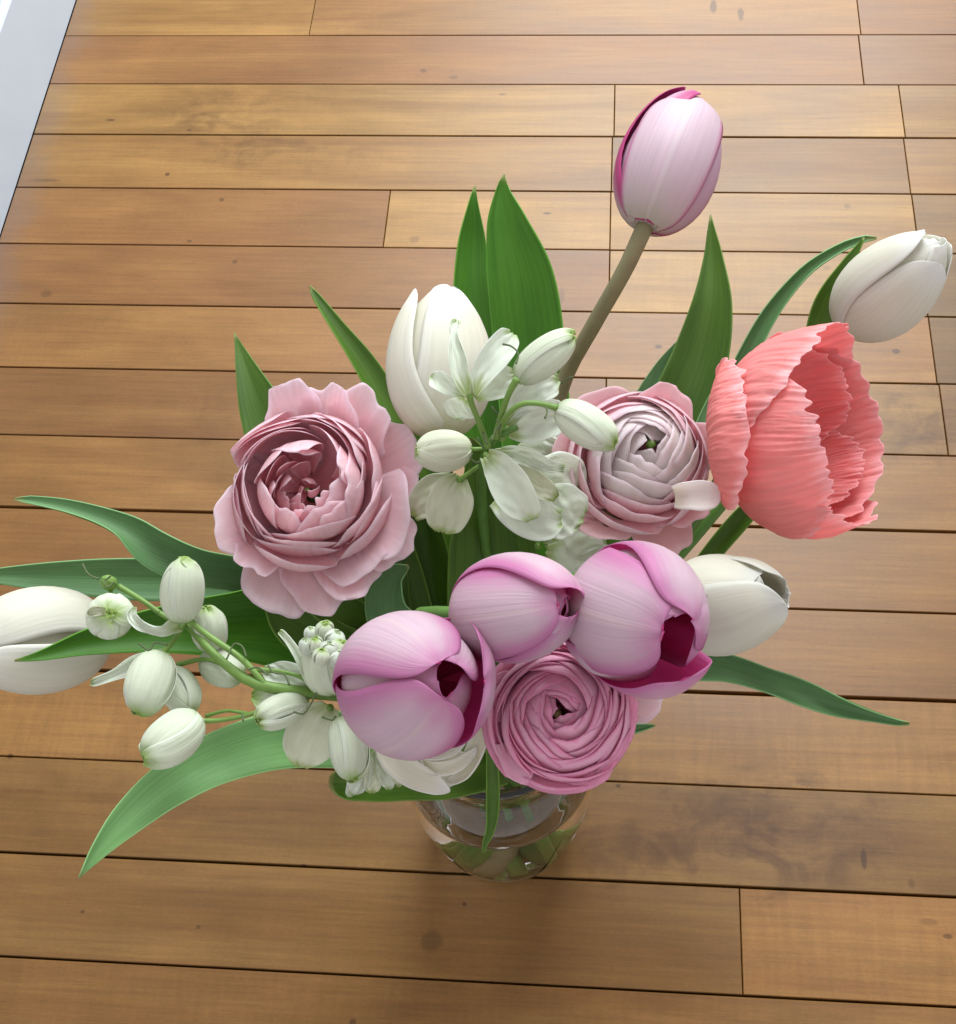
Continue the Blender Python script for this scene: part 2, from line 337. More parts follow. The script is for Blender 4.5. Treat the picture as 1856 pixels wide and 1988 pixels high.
def glass_mat(name, col, ior, rough=0.0):
    mt, nt = new_mat(name); N = NT(nt); g = N.n('ShaderNodeBsdfGlass'); g.inputs[0].default_value = (*col, 1); g.inputs['Roughness'].default_value = rough; g.inputs['IOR'].default_value = ior
    f = N.noise(N.n('ShaderNodeNewGeometry').outputs['Position'], 45, 2); bp = N.n('ShaderNodeBump'); bp.inputs['Strength'].default_value = .10; bp.inputs['Distance'].default_value = .002
    N.l(f, bp.inputs['Height']); N.l(bp.outputs[0], g.inputs['Normal'])
    out = N.n('ShaderNodeOutputMaterial'); N.l(g.outputs[0], out.inputs[0]); return mt

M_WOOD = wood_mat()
M_DARK = plain_mat('dark_subfloor_grime', (0.012, 0.008, 0.006), .95, .1)
M_PAINT = plain_mat('white_gloss_paint', (0.50, 0.57, 0.64), .38, .5, .05, 18)
M_GLASS = glass_mat('clear_glass', (1.0, 1.0, 0.995), 1.45)
M_WATER = glass_mat('water', (1.0, 1.0, 0.99), 1.33)

M_WATER_WALL = glass_mat('water_against_glass', (1.0, 1.0, 1.0), 1.33 / 1.45)

# ------------------------------------------------------------------ floor
ROW0, ROWW = 0.965144, 0.057                                   # y of row line k = ROW0 - k * ROWW
floor = empty('floor', (0, 0.5, -0.0005)); floor['kind'] = 'structure'
gap_w = {0: .0006, 1: .0005, 2: .0005, 3: .0011, 4: .0009, 5: .0008, 6: .0004, 7: .0008, 8: .0007, 9: .0019, 10: .0009, 11: .0020, 12: .0008, 13: .0011, 14: .0010, 15: .001}
seams = {-1: [900], 0: [608, 1666], 1: [1672], 2: [1193, 1751], 3: [1188, 1761], 4: [751, 1185, 1777], 5: [1183, 1793], 6: [1811], 7: [1176, 1832], 8: [], 9: [], 10: [], 11: [], 12: [], 13: [1439], 14: []}
tones = {(0, 0): (1.05, .1, .1), (0, 1): (.98, .25, .2), (0, 2): (.88, .5, .2), (1, 0): (.92, .45, .1), (1, 1): (.9, .4, .1), (2, 0): (1.08, 0, .25), (2, 1): (1.1, 0, .3), (2, 2): (1.0, 0, .2),
         (3, 0): (1.03, .1, .2), (3, 1): (.90, .2, .1), (3, 2): (.95, .2, .2), (4, 0): (.92, .45, .2), (4, 1): (1.15, 0, .3), (4, 2): (1.08, 0, .2), (4, 3): (.9, .1, .3), (5, 0): (.90, .5, .1), (5, 1): (1.1, 0, .6),
         (5, 2): (.85, .1, .3), (6, 0): (.99, .3, .2), (6, 1): (.85, .1, .2), (7, 0): (.90, .4, .1), (7, 1): (.95, .1, .3), (7, 2): (.9, .2, .2), (8, 0): (.97, .25, .2), (9, 0): (.95, .3, .2), (10, 0): (.92, .35, .3),
         (11, 0): (1.0, .25, .9), (12, 0): (.93, .15, .3), (13, 0): (.95, .2, .2), (13, 1): (1.05, .3, .7), (14, 0): (.98, .25, .5)}
rng = random.Random(4)
def plank(x0, x1, y0, y1, z, tn):
    b, h = .00035, .016
    v = []; j0, j1, j2, j3 = [rng.uniform(0, .0003) for _ in range(4)]
    for (i, zz) in ((0, z - h), (0, z - b), (b, z)):
        v += [(x0 + i, y0 + i + j0, zz), (x1 - i, y0 + i + j1, zz), (x1 - i, y1 - i - j2, zz), (x0 + i, y1 - i - j3, zz)]
    f = [(8, 9, 10, 11), (3, 2, 1, 0)]
    for a in (0, 4):
        for j in range(4): f.append((a + j, a + (j + 1) % 4, a + 4 + (j + 1) % 4, a + 4 + j))
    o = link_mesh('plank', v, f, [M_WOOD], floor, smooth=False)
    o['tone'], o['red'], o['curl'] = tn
for r in range(-1, 16):
    yt = ROW0 - r * ROWW - gap_w.get(r, .0008) / 2; yb = ROW0 - (r + 1) * ROWW + gap_w.get(r + 1, .0008) / 2
    ymid = (yt + yb) / 2; xs = []
    for px in seams.get(r, []):
        py = 30 + 0.0
        # pixel column of the joint -> x on the floor at the middle of the row
        lo = [floor_xy(px, y)[1] for y in range(-200, 2400, 4)]
        yy = min(range(-200, 2400, 4), key=lambda y: abs(floor_xy(px, y)[1] - ymid)); xs.append(floor_xy(px, yy)[0])
    lim = [-0.4425 if r < 4.5 else -0.4425] + xs + [0.52]
    if r in (1, 8, 11): lim.insert(-1, .36)
    for i in range(len(lim) - 1):
        g = .00028
        tn = tones.get((r, i), (rng.uniform(.9, 1.03), rng.uniform(0, .4), rng.uniform(.1, .4)))
        plank(lim[i] + (g if i else 0), lim[i + 1] - g, yb, yt, rng.uniform(-.0002, .0002), tn)
def box_mesh(name, a, b, mat, parent=None):
    x0, y0, z0 = a; x1, y1, z1 = b
    v = [(x0, y0, z0), (x1, y0, z0), (x1, y1, z0), (x0, y1, z0), (x0, y0, z1), (x1, y0, z1), (x1, y1, z1), (x0, y1, z1)]
    return link_mesh(name, v, [(3, 2, 1, 0), (4, 5, 6, 7), (0, 1, 5, 4), (1, 2, 6, 5), (2, 3, 7, 6), (3, 0, 4, 7)], [mat], parent, smooth=False)
sb = box_mesh('subfloor', (-.47, -.02, -.04), (.53, 1.1, -.017), M_DARK); sb['kind'] = 'structure'

# white skirting board at the left
prof = [(0, .001), (0, .085), (-.0015, .0872), (-.005, .0885), (-.0055, .092), (-.008, .098), (-.0125, .103), (-.0135, .106), (-.0135, .118), (-.019, .118), (-.019, .001)]
sk = empty('baseboard', (-.4435, .6, 0), 'white painted baseboard with stepped moulding along the left edge of the wooden floor', 'baseboard')
V = [(-.4428 + a, y, b) for y in (0.02, 1.09) for a, b in prof]; n = len(prof)
lower = link_mesh('board', V, [(i, i + 1, n + i + 1, n + i) for i in range(n - 1)] + [(n - 1, 0, n, 2 * n - 1), tuple(range(n))[::-1], tuple(range(n, 2 * n))], [M_PAINT], sk, smooth=False)

# ------------------------------------------------------------------ jar and water
JX, JY = -.0425, .257
def lathe(name, pts, mat, parent, n=72, closed=False, caps=(True, True), split=None):
    V = []; Fc = []; k = len(pts)
    for (r, z) in pts:
        for j in range(n):
            a = 2 * math.pi * j / n; V.append((JX + r * math.cos(a), JY + r * math.sin(a), z))
    for i in range(k - 1 if not closed else k):
        i2 = (i + 1) % k
        for j in range(n): Fc.append((i * n + j, i * n + (j + 1) % n, i2 * n + (j + 1) % n, i2 * n + j))
    if not closed:
        if caps[0]: Fc.append(tuple(range(n))[::-1])
        if caps[1]: Fc.append(tuple((k - 1) * n + j for j in range(n)))
    o = link_mesh(name, V, Fc, mat if isinstance(mat, list) else [mat], parent)
    if split is not None:
        for i, p in enumerate(o.data.polygons): p.material_index = 1 if (i < split * n or (caps[0] and i == len(Fc) - 1 - caps[1])) else 0
    return o
def smooth_prof(p, n): return [tuple(a) for a in prof_fn(p, n)]
outer = smooth_prof([(.0300, .0012), (.0345, .0016), (.0378, .0045), (.0398, .010), (.0428, .025), (.0458, .045), (.0480, .066), (.0486, .082), (.0478, .095), (.0446, .106), (.0395, .1135), (.0362, .1185)], 44)
neck = [(.0361, .1215), (.0361, .1260), (.0366, .1275), (.0372, .1290), (.0374, .1310), (.0371, .1330), (.0354, .1350), (.0342, .1360), (.0330, .1350)]
inner = smooth_prof([(.0328, .132), (.0329, .1195), (.0352, .1128), (.0410, .104), (.0444, .094), (.0455, .082), (.0449, .066), (.0428, .045), (.0399, .025), (.0368, .011), (.0335, .0066), (.0260, .0058), (.0100, .0066), (.0004, .0070)], 50)
foot = [(.0004, .0032), (.018, .0030), (.027, .0024)]
jar_base = (JX, JY, 0)
jar = empty('glass_jar', jar_base, 'clear round glass jar holding the bouquet on the wooden floor', 'jar')
WZ = .090
k = next(i for i, (r, z) in enumerate(inner) if z < WZ); (ra, za), (rb_, zb) = inner[k - 1], inner[k]
rw = ra + (rb_ - ra) * (za - WZ) / (za - zb); dry, wet = inner[:k] + [(rw, WZ)], [(rw, WZ)] + inner[k:]
lathe('jar_body', foot + outer + neck + dry, M_GLASS, jar, 96, False, (True, False))
wt = empty('water', (JX, JY, .007), 'clear water filling the glass jar up to its shoulder', 'water')
lathe('water_body', wet[::-1] + [(rw - .0006, WZ - .0007), (rw - .0018, WZ - .0011), (.0003, WZ - .0011)], [M_WATER, M_WATER_WALL], wt, 96, False, (True, True), len(wet) - 1)

stem_no = [0]
def stem_path(F, px_pts=(), lift=.03, rad=(.0026, .0026), mouth=None):
    """from the bloom's base through the jar's mouth to its bottom"""
    i = stem_no[0]; stem_no[0] += 1; a = i * 2.399; rr = .008 + .017 * ((i * .618) % 1)
    if mouth is None:
        d = F.B[:2] - np.array([JX, JY]); d = d / (np.linalg.norm(d) + 1e-6); mo = np.array([JX, JY]) + d * .017 + np.array([math.cos(a), math.sin(a)]) * .011
    else: mo = np.array(mouth)
    M = np.array([mo[0], mo[1], .133]); bo = np.array([JX, JY]) - (mo - np.array([JX, JY])) * .8 + .008 * np.array([math.cos(a), math.sin(a)])
    E_ = np.array([bo[0], bo[1], .012])
    p = [F.B + F.A * .002]
    if px_pts: p += [P(*q) for q in px_pts]
    else: p += [F.B - F.A * lift]
    p += [M, (M + E_) / 2 + np.array([0, 0, .005]), E_]
    r = [rad[0]] + [rad[1]] * (len(p) - 1)
    return p, r

# ------------------------------------------------------------------ plant materials
LEAF_D = leaf_mat('leaf_dark', (0.048, 0.120, 0.008), (0.110, 0.220, 0.018), .46, .30)
LEAF_B = leaf_mat('leaf_bright', (0.050, 0.190, 0.008), (0.110, 0.310, 0.022), .42, .42)
LEAF_T = leaf_mat('leaf_bluish', (0.075, 0.185, 0.055), (0.150, 0.300, 0.115), .52, .2)
LEAF_L = leaf_mat('leaf_pale', (0.190, 0.410, 0.130), (0.290, 0.550, 0.210), .50, .3)
STEM_G = plain_mat('stem_green', (0.085, 0.190, 0.030), .5, .4, .3, 120)
STEM_D = plain_mat('stem_dark_green', (0.035, 0.105, 0.022), .5, .4, .3, 120)
STEM_O = plain_mat('stem_olive', (0.240, 0.215, 0.110), .5, .35, .22, 120)
STEM_L = plain_mat('stem_yellow_green', (0.150, 0.265, 0.050), .5, .4, .3, 160)
TENDRIL = plain_mat('tendril_grey_green', (0.090, 0.120, 0.050), .6, .2, .4, 200)
ANTHER = plain_mat('anther_black', (0.012, 0.008, 0.016), .8, .1, .5, 900)
SEPAL = plain_mat('sepal_brown', (0.085, 0.060, 0.016), .6, .3, .4, 200)

LAV_O = petal_mat('lavender_petal_outside', (0.72, 0.66, 0.50), (0.74, 0.58, 0.65), (0.58, 0.16, 0.39), (0.38, 1.0), .86, (0.64, 0.26, 0.47), (.74, 1.06), (0.0, .45), .13, 30, .4, .42, .45, .08, .3, (0.80, 0.68, 0.66))
LAV_I = petal_mat('lavender_petal_inside', (0.60, 0.07, 0.18), (0.70, 0.07, 0.28), (0.74, 0.22, 0.46), (0.7, 1.0), .8, None, (.8, 1), (0.0, .3), .15, 30, .25, .5, .42, .1, .3)
TALL_O = petal_mat('tall_tulip_outside', (0.60, 0.56, 0.47), (0.62, 0.46, 0.51), (0.52, 0.10, 0.27), (0.80, 1.04), .85, (0.62, 0.28, 0.48), (.82, 1.0), (0.0, .42), .15, 34, .3, .22, .45, .1, .3, (0.70, 0.60, 0.60))
TALL_F = petal_mat('tall_tulip_side_petal', (0.60, 0.50, 0.46), (0.60, 0.38, 0.48), (0.46, 0.03, 0.17), (0.32, .80), .95, (0.55, 0.12, 0.34), (.80, 1.0), (0.0, .42), .15, 34, .3, .22, .45, .1, .3)
TALL_I = petal_mat('tall_tulip_inside', (0.55, 0.10, 0.28), (0.55, 0.08, 0.26), (0.60, 0.12, 0.32), (0.6, 1.0), .8, None, (.8, 1), (0.0, .3), .15, 30, .25, .3, .45, .1)
WHT_O = petal_mat('white_tulip_petal', (0.70, 0.66, 0.42), (0.80, 0.78, 0.66), (0.84, 0.83, 0.78), (0.6, 1.0), .6, (0.84, 0.84, 0.80), (.75, 1.0), (0.0, .45), .09, 26, .3, .36, .45, .04, .25)
CRM_O = petal_mat('cream_tulip_petal', (0.72, 0.67, 0.46), (0.79, 0.77, 0.66), (0.82, 0.82, 0.76), (0.7, 1.0), .7, (0.74, 0.74, 0.68), (.8, 1.0), (0.0, .4), .09, 26, .3, .42, .45, .06, .25)
RAN1_O = petal_mat('pale_pink_petal_outside', (0.88, 0.70, 0.64), (0.92, 0.71, 0.74), (0.93, 0.79, 0.84), (0.70, 1.0), .7, (0.93, 0.79, 0.84), (.82, 1.0), (0.1, .5), .09, 20, .3, .56, .5, .10, .2)
RAN1_I = petal_mat('pale_pink_petal_inside', (0.88, 0.46, 0.50), (0.92, 0.60, 0.64), (0.93, 0.74, 0.77), (0.7, 1.0), .7, (0.88, 0.64, 0.66), (.8, 1.0), (0.1, .6), .06, 20, .2, .56, .5, .10, .2)
RAN2_O = petal_mat('white_pink_petal', (0.84, 0.78, 0.70), (0.89, 0.84, 0.81), (0.91, 0.85, 0.86), (0.7, 1.0), .6, (0.91, 0.82, 0.84), (.86, 1.0), (0.1, .5), .06, 20, .25, .54, .5, .08, .2)
RAN3_O = petal_mat('rose_petal_outside', (0.88, 0.46, 0.58), (0.92, 0.55, 0.69), (0.92, 0.62, 0.74), (0.75, 1.0), .5, (0.86, 0.38, 0.56), (.93, 1.0), (0.1, .5), .06, 20, .2, .38, .5, .10, .2)
RAN3_I = petal_mat('rose_petal_inside', (0.82, 0.28, 0.42), (0.88, 0.40, 0.56), (0.90, 0.50, 0.64), (0.75, 1.0), .5, None, (.90, 1.0), (0.1, .5), .06, 20, .2, .38, .5, .10, .2)
POP_O = petal_mat('coral_petal_outside', (0.88, 0.68, 0.30), (0.91, 0.38, 0.36), (0.93, 0.47, 0.47), (0.6, 1.0), .5, (0.94, 0.56, 0.56), (.90, 1.02), (0.04, .36), .16, 40, .6, .46, .55, .10, .15, None, .8)
POP_I = petal_mat('coral_petal_inside', (0.88, 0.50, 0.26), (0.92, 0.39, 0.38), (0.93, 0.46, 0.47), (0.6, 1.0), .6, (0.93, 0.54, 0.55), (.92, 1.02), (0.0, .25), .14, 40, .6, .46, .55, .10, .15, None, .8)
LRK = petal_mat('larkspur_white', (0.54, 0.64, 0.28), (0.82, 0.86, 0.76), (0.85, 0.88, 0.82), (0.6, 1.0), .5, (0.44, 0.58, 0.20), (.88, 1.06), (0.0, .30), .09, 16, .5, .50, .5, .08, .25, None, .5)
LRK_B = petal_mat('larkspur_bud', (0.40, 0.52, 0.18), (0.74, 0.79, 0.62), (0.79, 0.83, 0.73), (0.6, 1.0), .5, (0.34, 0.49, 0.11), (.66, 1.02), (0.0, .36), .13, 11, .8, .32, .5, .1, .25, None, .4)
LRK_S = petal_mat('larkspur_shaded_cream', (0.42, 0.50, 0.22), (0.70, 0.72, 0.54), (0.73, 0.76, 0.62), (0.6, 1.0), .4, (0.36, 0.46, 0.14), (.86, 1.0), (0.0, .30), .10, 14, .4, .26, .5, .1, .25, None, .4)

EGG = [(.14, 0), (.56, .04), (.88, .20), (1.0, .42), (.95, .62), (.74, .82), (.44, .95), (.26, 1.0)]
EGG_OPEN = [(.14, 0), (.56, .03), (.90, .20), (1.0, .42), (.97, .65), (.80, .86), (.56, .97), (.36, 1.0)]
SLIM = [(.14, 0), (.55, .05), (.88, .22), (1.0, .42), (.93, .64), (.70, .84), (.38, .96), (.14, 1.0)]
TIPPED = [(.14, 0), (.55, .05), (.88, .22), (1.0, .42), (.94, .62), (.76, .80), (.54, .93), (.42, 1.0)]
SHUT = [(.14, 0), (.55, .05), (.88, .22), (1.0, .42), (.90, .62), (.62, .82), (.26, .95), (.05, 1.0)]
EGG_WIDE = [(.14, 0), (.56, .03), (.90, .18), (1.04, .42), (1.06, .65), (.96, .84), (.76, .95), (.60, .97)]

def tulip(label, base, tip, L, R, petals, mo, mi, stem_px=(), near=True, stem_mat=STEM_G, stem_r=(.0027, .0027), lift=.03, cat='tulip', length_scale=1.0):
    F = Frame(base, tip, L, near)
    t = empty('tulip', F.B, label, cat, 'tulips in the bouquet')
    for i, k in enumerate(petals):
        k = dict(k); pr = k.pop('prof', EGG); rs = k.pop('rs', 1.0); ls = k.pop('ls', 1.0); mats = k.pop('mats', [mo, mi]); k.setdefault('ruf', .028)
        cup_petal(F, 'petal', t, mats, k.pop('th'), pr, k.pop('W', .98), R * F.s * rs, L * F.s * ls * length_scale, seed=k.pop('seed', i * 7 + int(base[0])), **k)
    p, r = stem_path(F, stem_px, lift, stem_r); tube('stem', p, r, [stem_mat], t)
    return t, F
leaf_no = [0]
def leaf(t, pts, mats, **k):
    leaf_no[0] += 1; k.setdefault('seed', leaf_no[0] * 13); k.setdefault('ruffle', 2.5); k.setdefault('fold', .10); k.setdefault('crumple', .8); k.setdefault('cf', (3, 6))
    return blade('leaf', pts, mats, t, nu=17, **k)

# T1 the tall pink tulip at the top right
t1, F1 = tulip('tall closed mauve tulip with magenta petal edges standing above everything on an olive stem', (1252, 440, .300), (1352, 196), 300, 104,
    [dict(th=-4, rs=1.07, W=.82, prof=SLIM, ls=.975, twist=0), dict(th=118, rs=.95, W=.9, prof=SLIM, mats=[TALL_F, TALL_I], ls=.97), dict(th=-118, rs=.95, W=.9, prof=SLIM, mats=[TALL_F, TALL_I], ls=1.05, tilt=2),
     dict(th=62, rs=.93, W=.9, ls=.96, prof=SLIM, mats=[TALL_F, TALL_I]), dict(th=-66, rs=.93, W=.85, ls=1.03, prof=SLIM, tilt=0, mats=[TALL_F, TALL_I]), dict(th=180, rs=.9, ls=.98, prof=SLIM)],
    TALL_O, TALL_I, [(1215, 520, .285), (1150, 635, .255), (1095, 740, .225), (1030, 980, .18)], False, STEM_O, (.0040, .0038))
leaf(t1, [(1030, 1250, .150, 45, 0, .5), (1042, 900, .19, 70, 0, .4), (1030, 680, .215, 72, 5, .35), (1012, 540, .235, 66, 5, .3), (985, 430, .25, 40, 10, .35), (976, 365, .258, 12, 10, .4), (979, 338, .262, 1, 0, .2)], [LEAF_B, LEAF_B], nv=60)
leaf(t1, [(985, 1250, .145, 30, 0, .5), (945, 900, .18, 45, 0, .4), (922, 690, .205, 50, -10, .4), (912, 560, .22, 36, -10, .4), (914, 470, .23, 29, -15, .4), (919, 390, .242, 8, -10, .4), (923, 361, .245, 1, 0, .2)], [LEAF_B, LEAF_B], nv=60)
# T2 white tulip, upper centre
t2, F2 = tulip('upright creamy white tulip in the middle, behind the white larkspur flowers', (852, 848, .285), (858, 560), 305, 102,
    [dict(th=36, W=1.08, prof=TIPPED, wshape=(.5, .42, 1.75), ls=.97), dict(th=-84, W=1.08, prof=TIPPED, wshape=(.5, .42, 1.75), ls=.99, tilt=2), dict(th=156, W=1.0, prof=TIPPED, ls=1.02), dict(th=-25, W=.95, rs=.90, ls=1.02, prof=SHUT, twist=0), dict(th=98, W=.9, rs=.90, ls=.99, prof=SHUT, twist=0), dict(th=-140, W=.9, rs=.90, ls=1.01, prof=SHUT, twist=0)],
    WHT_O, WHT_O, [(870, 930, .25), (905, 1080, .20)], False)
leaf(t2, [(900, 1290, .15, 40, 0, .4), (840, 1000, .20, 42, -20, .4), (770, 830, .225, 36, -30, .5), (705, 715, .24, 30, -35, .6), (650, 635, .25, 19, -40, .7), (612, 575, .256, 8, -30, .6), (600, 555, .258, 1, 0, .3)], [LEAF_D, LEAF_D], nv=60)
leaf(t2, [(880, 1290, .15, 40, 0, .4), (690, 1050, .19, 60, 0, .4), (560, 900, .21, 62, 10, .35), (512, 800, .22, 46, 10, .3), (482, 725, .226, 24, 5, .3), (463, 670, .23, 7, 0, .3), (455, 646, .232, 1, 0, .2)], [LEAF_D, LEAF_D], nv=60)
# T3 white tulip, far right
t3, F3 = tulip('bright white tulip leaning out at the far right behind the coral poppy', (1640, 628, .255), (1822, 478), 258, 85,
    [dict(th=44, W=1.12, prof=TIPPED, wshape=(.5, .42, 1.75), ls=.98), dict(th=-70, W=1.05, prof=TIPPED, ls=1.02, wshape=(.5, .42, 1.75)), dict(th=160, W=1.0, prof=TIPPED), dict(th=-14, W=.95, rs=.91, ls=1.03, prof=SHUT, twist=0), dict(th=98, W=.9, rs=.90, ls=1.06, prof=SHUT, twist=0), dict(th=-140, W=.9, rs=.90, ls=1.0, prof=SHUT, twist=0)],
    WHT_O, WHT_O, [(1600, 700, .245), (1480, 880, .22), (1300, 1100, .18)], True)
leaf(t3, [(1050, 1330, .145, 12, 0, .5), (1330, 940, .20, 26, 0, .5), (1480, 640, .245, 20, 15, .7), (1560, 535, .262, 15, 20, .9), (1630, 485, .270, 11, 20, .9), (1680, 464, .274, 6, 10, .6), (1702, 462, .275, 1, 0, .3)], [LEAF_T, LEAF_D], nv=60)
leaf(t3, [(1575, 760, .235, 26, 0, .4), (1592, 640, .252, 27, 0, .4), (1612, 580, .262, 26, 0, .35), (1645, 515, .272, 13, 0, .4), (1668, 476, .278, 4, 0, .4), (1676, 461, .280, 1, 0, .2)], [LEAF_D, LEAF_D])
leaf(t3, [(1060, 1330, .15, 24, 0, .4), (1225, 1000, .19, 60, 0, .4), (1320, 800, .215, 64, 0, .35), (1362, 690, .225, 54, 5, .3), (1383, 590, .235, 39, 5, .3), (1385, 500, .243, 19, 5, .35), (1380, 440, .249, 6, 0, .3), (1379, 417, .251, 1, 0, .2)], [LEAF_D, LEAF_D], nv=60)
leaf(t3, [(1080, 1250, .16, 15, 0, .4), (1250, 790, .215, 26, 0, .3), (1285, 725, .22, 22, 0, .3), (1312, 680, .224, 12, 0, .3), (1330, 650, .226, 2, 0, .3)], [LEAF_T, LEAF_T])
leaf(t3, [(1150, 1230, .17, 14, 0, .4), (1345, 880, .225, 20, 0, .3), (1385, 780, .235, 13, 0, .3), (1400, 735, .24, 2, 0, .3)], [LEAF_T, LEAF_D])
# T4 white tulip cut by the left edge
t4, F4 = tulip('large white tulip lying out to the left edge, partly covered by long leaves', (196, 1232, .215), (-60, 1262), 270, 95,
    [dict(th=-56, W=1.0, tilt=3), dict(th=64, W=1.0, tilt=3), dict(th=184, W=1.0), dict(th=4, W=.95, rs=.88, twist=0), dict(th=124, W=.9, rs=.9, twist=0), dict(th=-116, W=.9, rs=.9, twist=0)],
    WHT_O, WHT_O, [(330, 1235, .212), (560, 1250, .20)], True)
leaf(t4, [(900, 1330, .15, 40, 0, .4), (620, 1180, .20, 46, 10, .4), (470, 1110, .225, 42, 25, .5), (380, 1090, .235, 46, 30, .5), (300, 1062, .242, 42, 10, .6), (230, 1025, .248, 32, -30, .8), (140, 992, .255, 22, -40, .8), (60, 972, .262, 9, -30, .6), (28, 968, .264, 1, 0, .3)], [LEAF_T, LEAF_D], nv=70)
leaf(t4, [(820, 1330, .15, 40, 0, .4), (560, 1170, .185, 40, 0, .3), (380, 1130, .20, 42, 0, .3), (240, 1124, .212, 40, 0, .3), (110, 1120, .222, 31, 0, .35), (0, 1118, .23, 16, 0, .4), (-60, 1118, .234, 2, 0, .3)], [LEAF_T, LEAF_T], nv=60)
leaf(t4, [(830, 1330, .15, 60, 0, .3), (700, 1260, .185, 90, 0, .3), (560, 1215, .205, 92, 5, .35), (430, 1213, .222, 66, 5, .4), (300, 1222, .236, 48, 5, .5), (180, 1243, .246, 30, 5, .6), (80, 1272, .254, 10, 0, .6), (28, 1282, .257, 1, 0, .3)], [LEAF_B, LEAF_D], nv=70)

# T5 big lavender tulip, front
def stamens(t, F, R, L, z=.35):
    for i in range(6):
        a = i * math.pi / 3 + .3; p0 = F.pt(math.cos(a) * .10 * R * F.s, math.sin(a) * .10 * R * F.s, .05 * L * F.s); p1 = F.pt(math.cos(a) * .22 * R * F.s, math.sin(a) * .22 * R * F.s, (z + .22) * L * F.s)
        tube('stamen', [p0, (p0 + p1) / 2, p0 + (p1 - p0) * .72, p0 + (p1 - p0) * .85, p1], [.0006, .0006, .0014, .0015, .0007], [ANTHER], t, 12, 6)
    tube('pistil', [F.pt(0, 0, 0), F.pt(0, 0, .25 * L * F.s), F.pt(0, 0, (z + .10) * L * F.s)], [.002, .0024, .0028], [STEM_L], t, 10, 8)
t5, F5 = tulip('big lavender pink tulip in front, opening to the right with dark heart', (738, 1332, .292), (872, 1320), 285, 138,
    [dict(th=60, W=1.02, wshape=(.6, .40, 1.9)), dict(th=-64, W=1.0, wshape=(.6, .40, 1.9)), dict(th=176, W=1.15, prof=EGG_WIDE, rs=.96, ls=.98), dict(th=0, W=1.0, rs=.90, ls=.95, twist=0, wshape=(.85, .45, 2.2), prof=[(.14, 0), (.55, .05), (.88, .22), (1.0, .42), (.92, .62), (.66, .82), (.34, .94), (.12, 1.0)]), dict(th=122, W=.95, rs=.86, ls=.90, twist=0), dict(th=-122, W=.9, rs=.87, ls=1.0, twist=0)],
    LAV_O, LAV_I)
stamens(t5, F5, 143, 290)
leaf(t5, [(900, 1380, .14, 40, 0, .4), (800, 1250, .19, 62, 0, .4), (760, 1120, .215, 70, 10, .4), (730, 1030, .235, 66, 10, .4), (690, 930, .255, 30, 0, .4), (670, 880, .262, 2, 0, .2)], [LEAF_D, LEAF_D])
leaf(t5, [(800, 1330, .19, 70, 20, .3), (770, 1215, .225, 52, 20, .4), (757, 1165, .235, 46, 25, .4), (770, 1120, .243, 26, 30, .5), (793, 1100, .248, 2, 30, .3)], [LEAF_T, LEAF_D])
# T6 smaller lavender tulip, behind
t6, F6 = tulip('smaller closed lavender tulip between the big lavender ones, pointing right', (910, 1192, .300), (1104, 1172), 268, 106,
    [dict(th=4, W=.95, wshape=(.6, .42, 2.0)), dict(th=126, W=1.05, rs=.97), dict(th=-106, W=1.02, ls=1.06), dict(th=84, W=1.0, rs=.90, ls=1.0, twist=0), dict(th=-44, W=1.0, rs=.88, ls=.97, twist=0, prof=SHUT), dict(th=195, W=1, rs=.86, ls=.96, twist=0, prof=SHUT)],
    LAV_O, LAV_I)
leaf(t6, [(960, 1400, .14, 45, 0, .4), (960, 1200, .20, 92, 0, .35), (955, 1050, .235, 92, 0, .35), (945, 960, .255, 58, 0, .35), (925, 880, .27, 20, 0, .35), (915, 850, .275, 1, 0, .2)], [LEAF_D, LEAF_D])
leaf(t6, [(930, 1400, .14, 40, 0, .4), (850, 1180, .20, 52, 10, .4), (830, 1060, .225, 42, 10, .4), (815, 990, .24, 30, 10, .4), (800, 900, .255, 2, 0, .2)], [LEAF_D, LEAF_B])
# T7 open lavender tulip, right
t7, F7 = tulip('open lavender tulip at right with one petal dropped, showing crimson inside', (1172, 1160, .298), (1318, 1228), 282, 131,
    [dict(th=18, W=1.05), dict(th=-110, W=1.05, prof=EGG, ls=1.02), dict(th=132, W=.95, prof=EGG_OPEN, tilt=11, ls=.98, rs=.97), dict(th=-46, W=.95, rs=.90, ls=.99, twist=0), dict(th=84, W=.66, rs=.97, ls=.80, tilt=6, twist=0), dict(th=206, W=1.0, rs=.88, prof=EGG_OPEN, ls=.96, twist=0)],
    LAV_O, LAV_I)
stamens(t7, F7, 134, 285, .25)
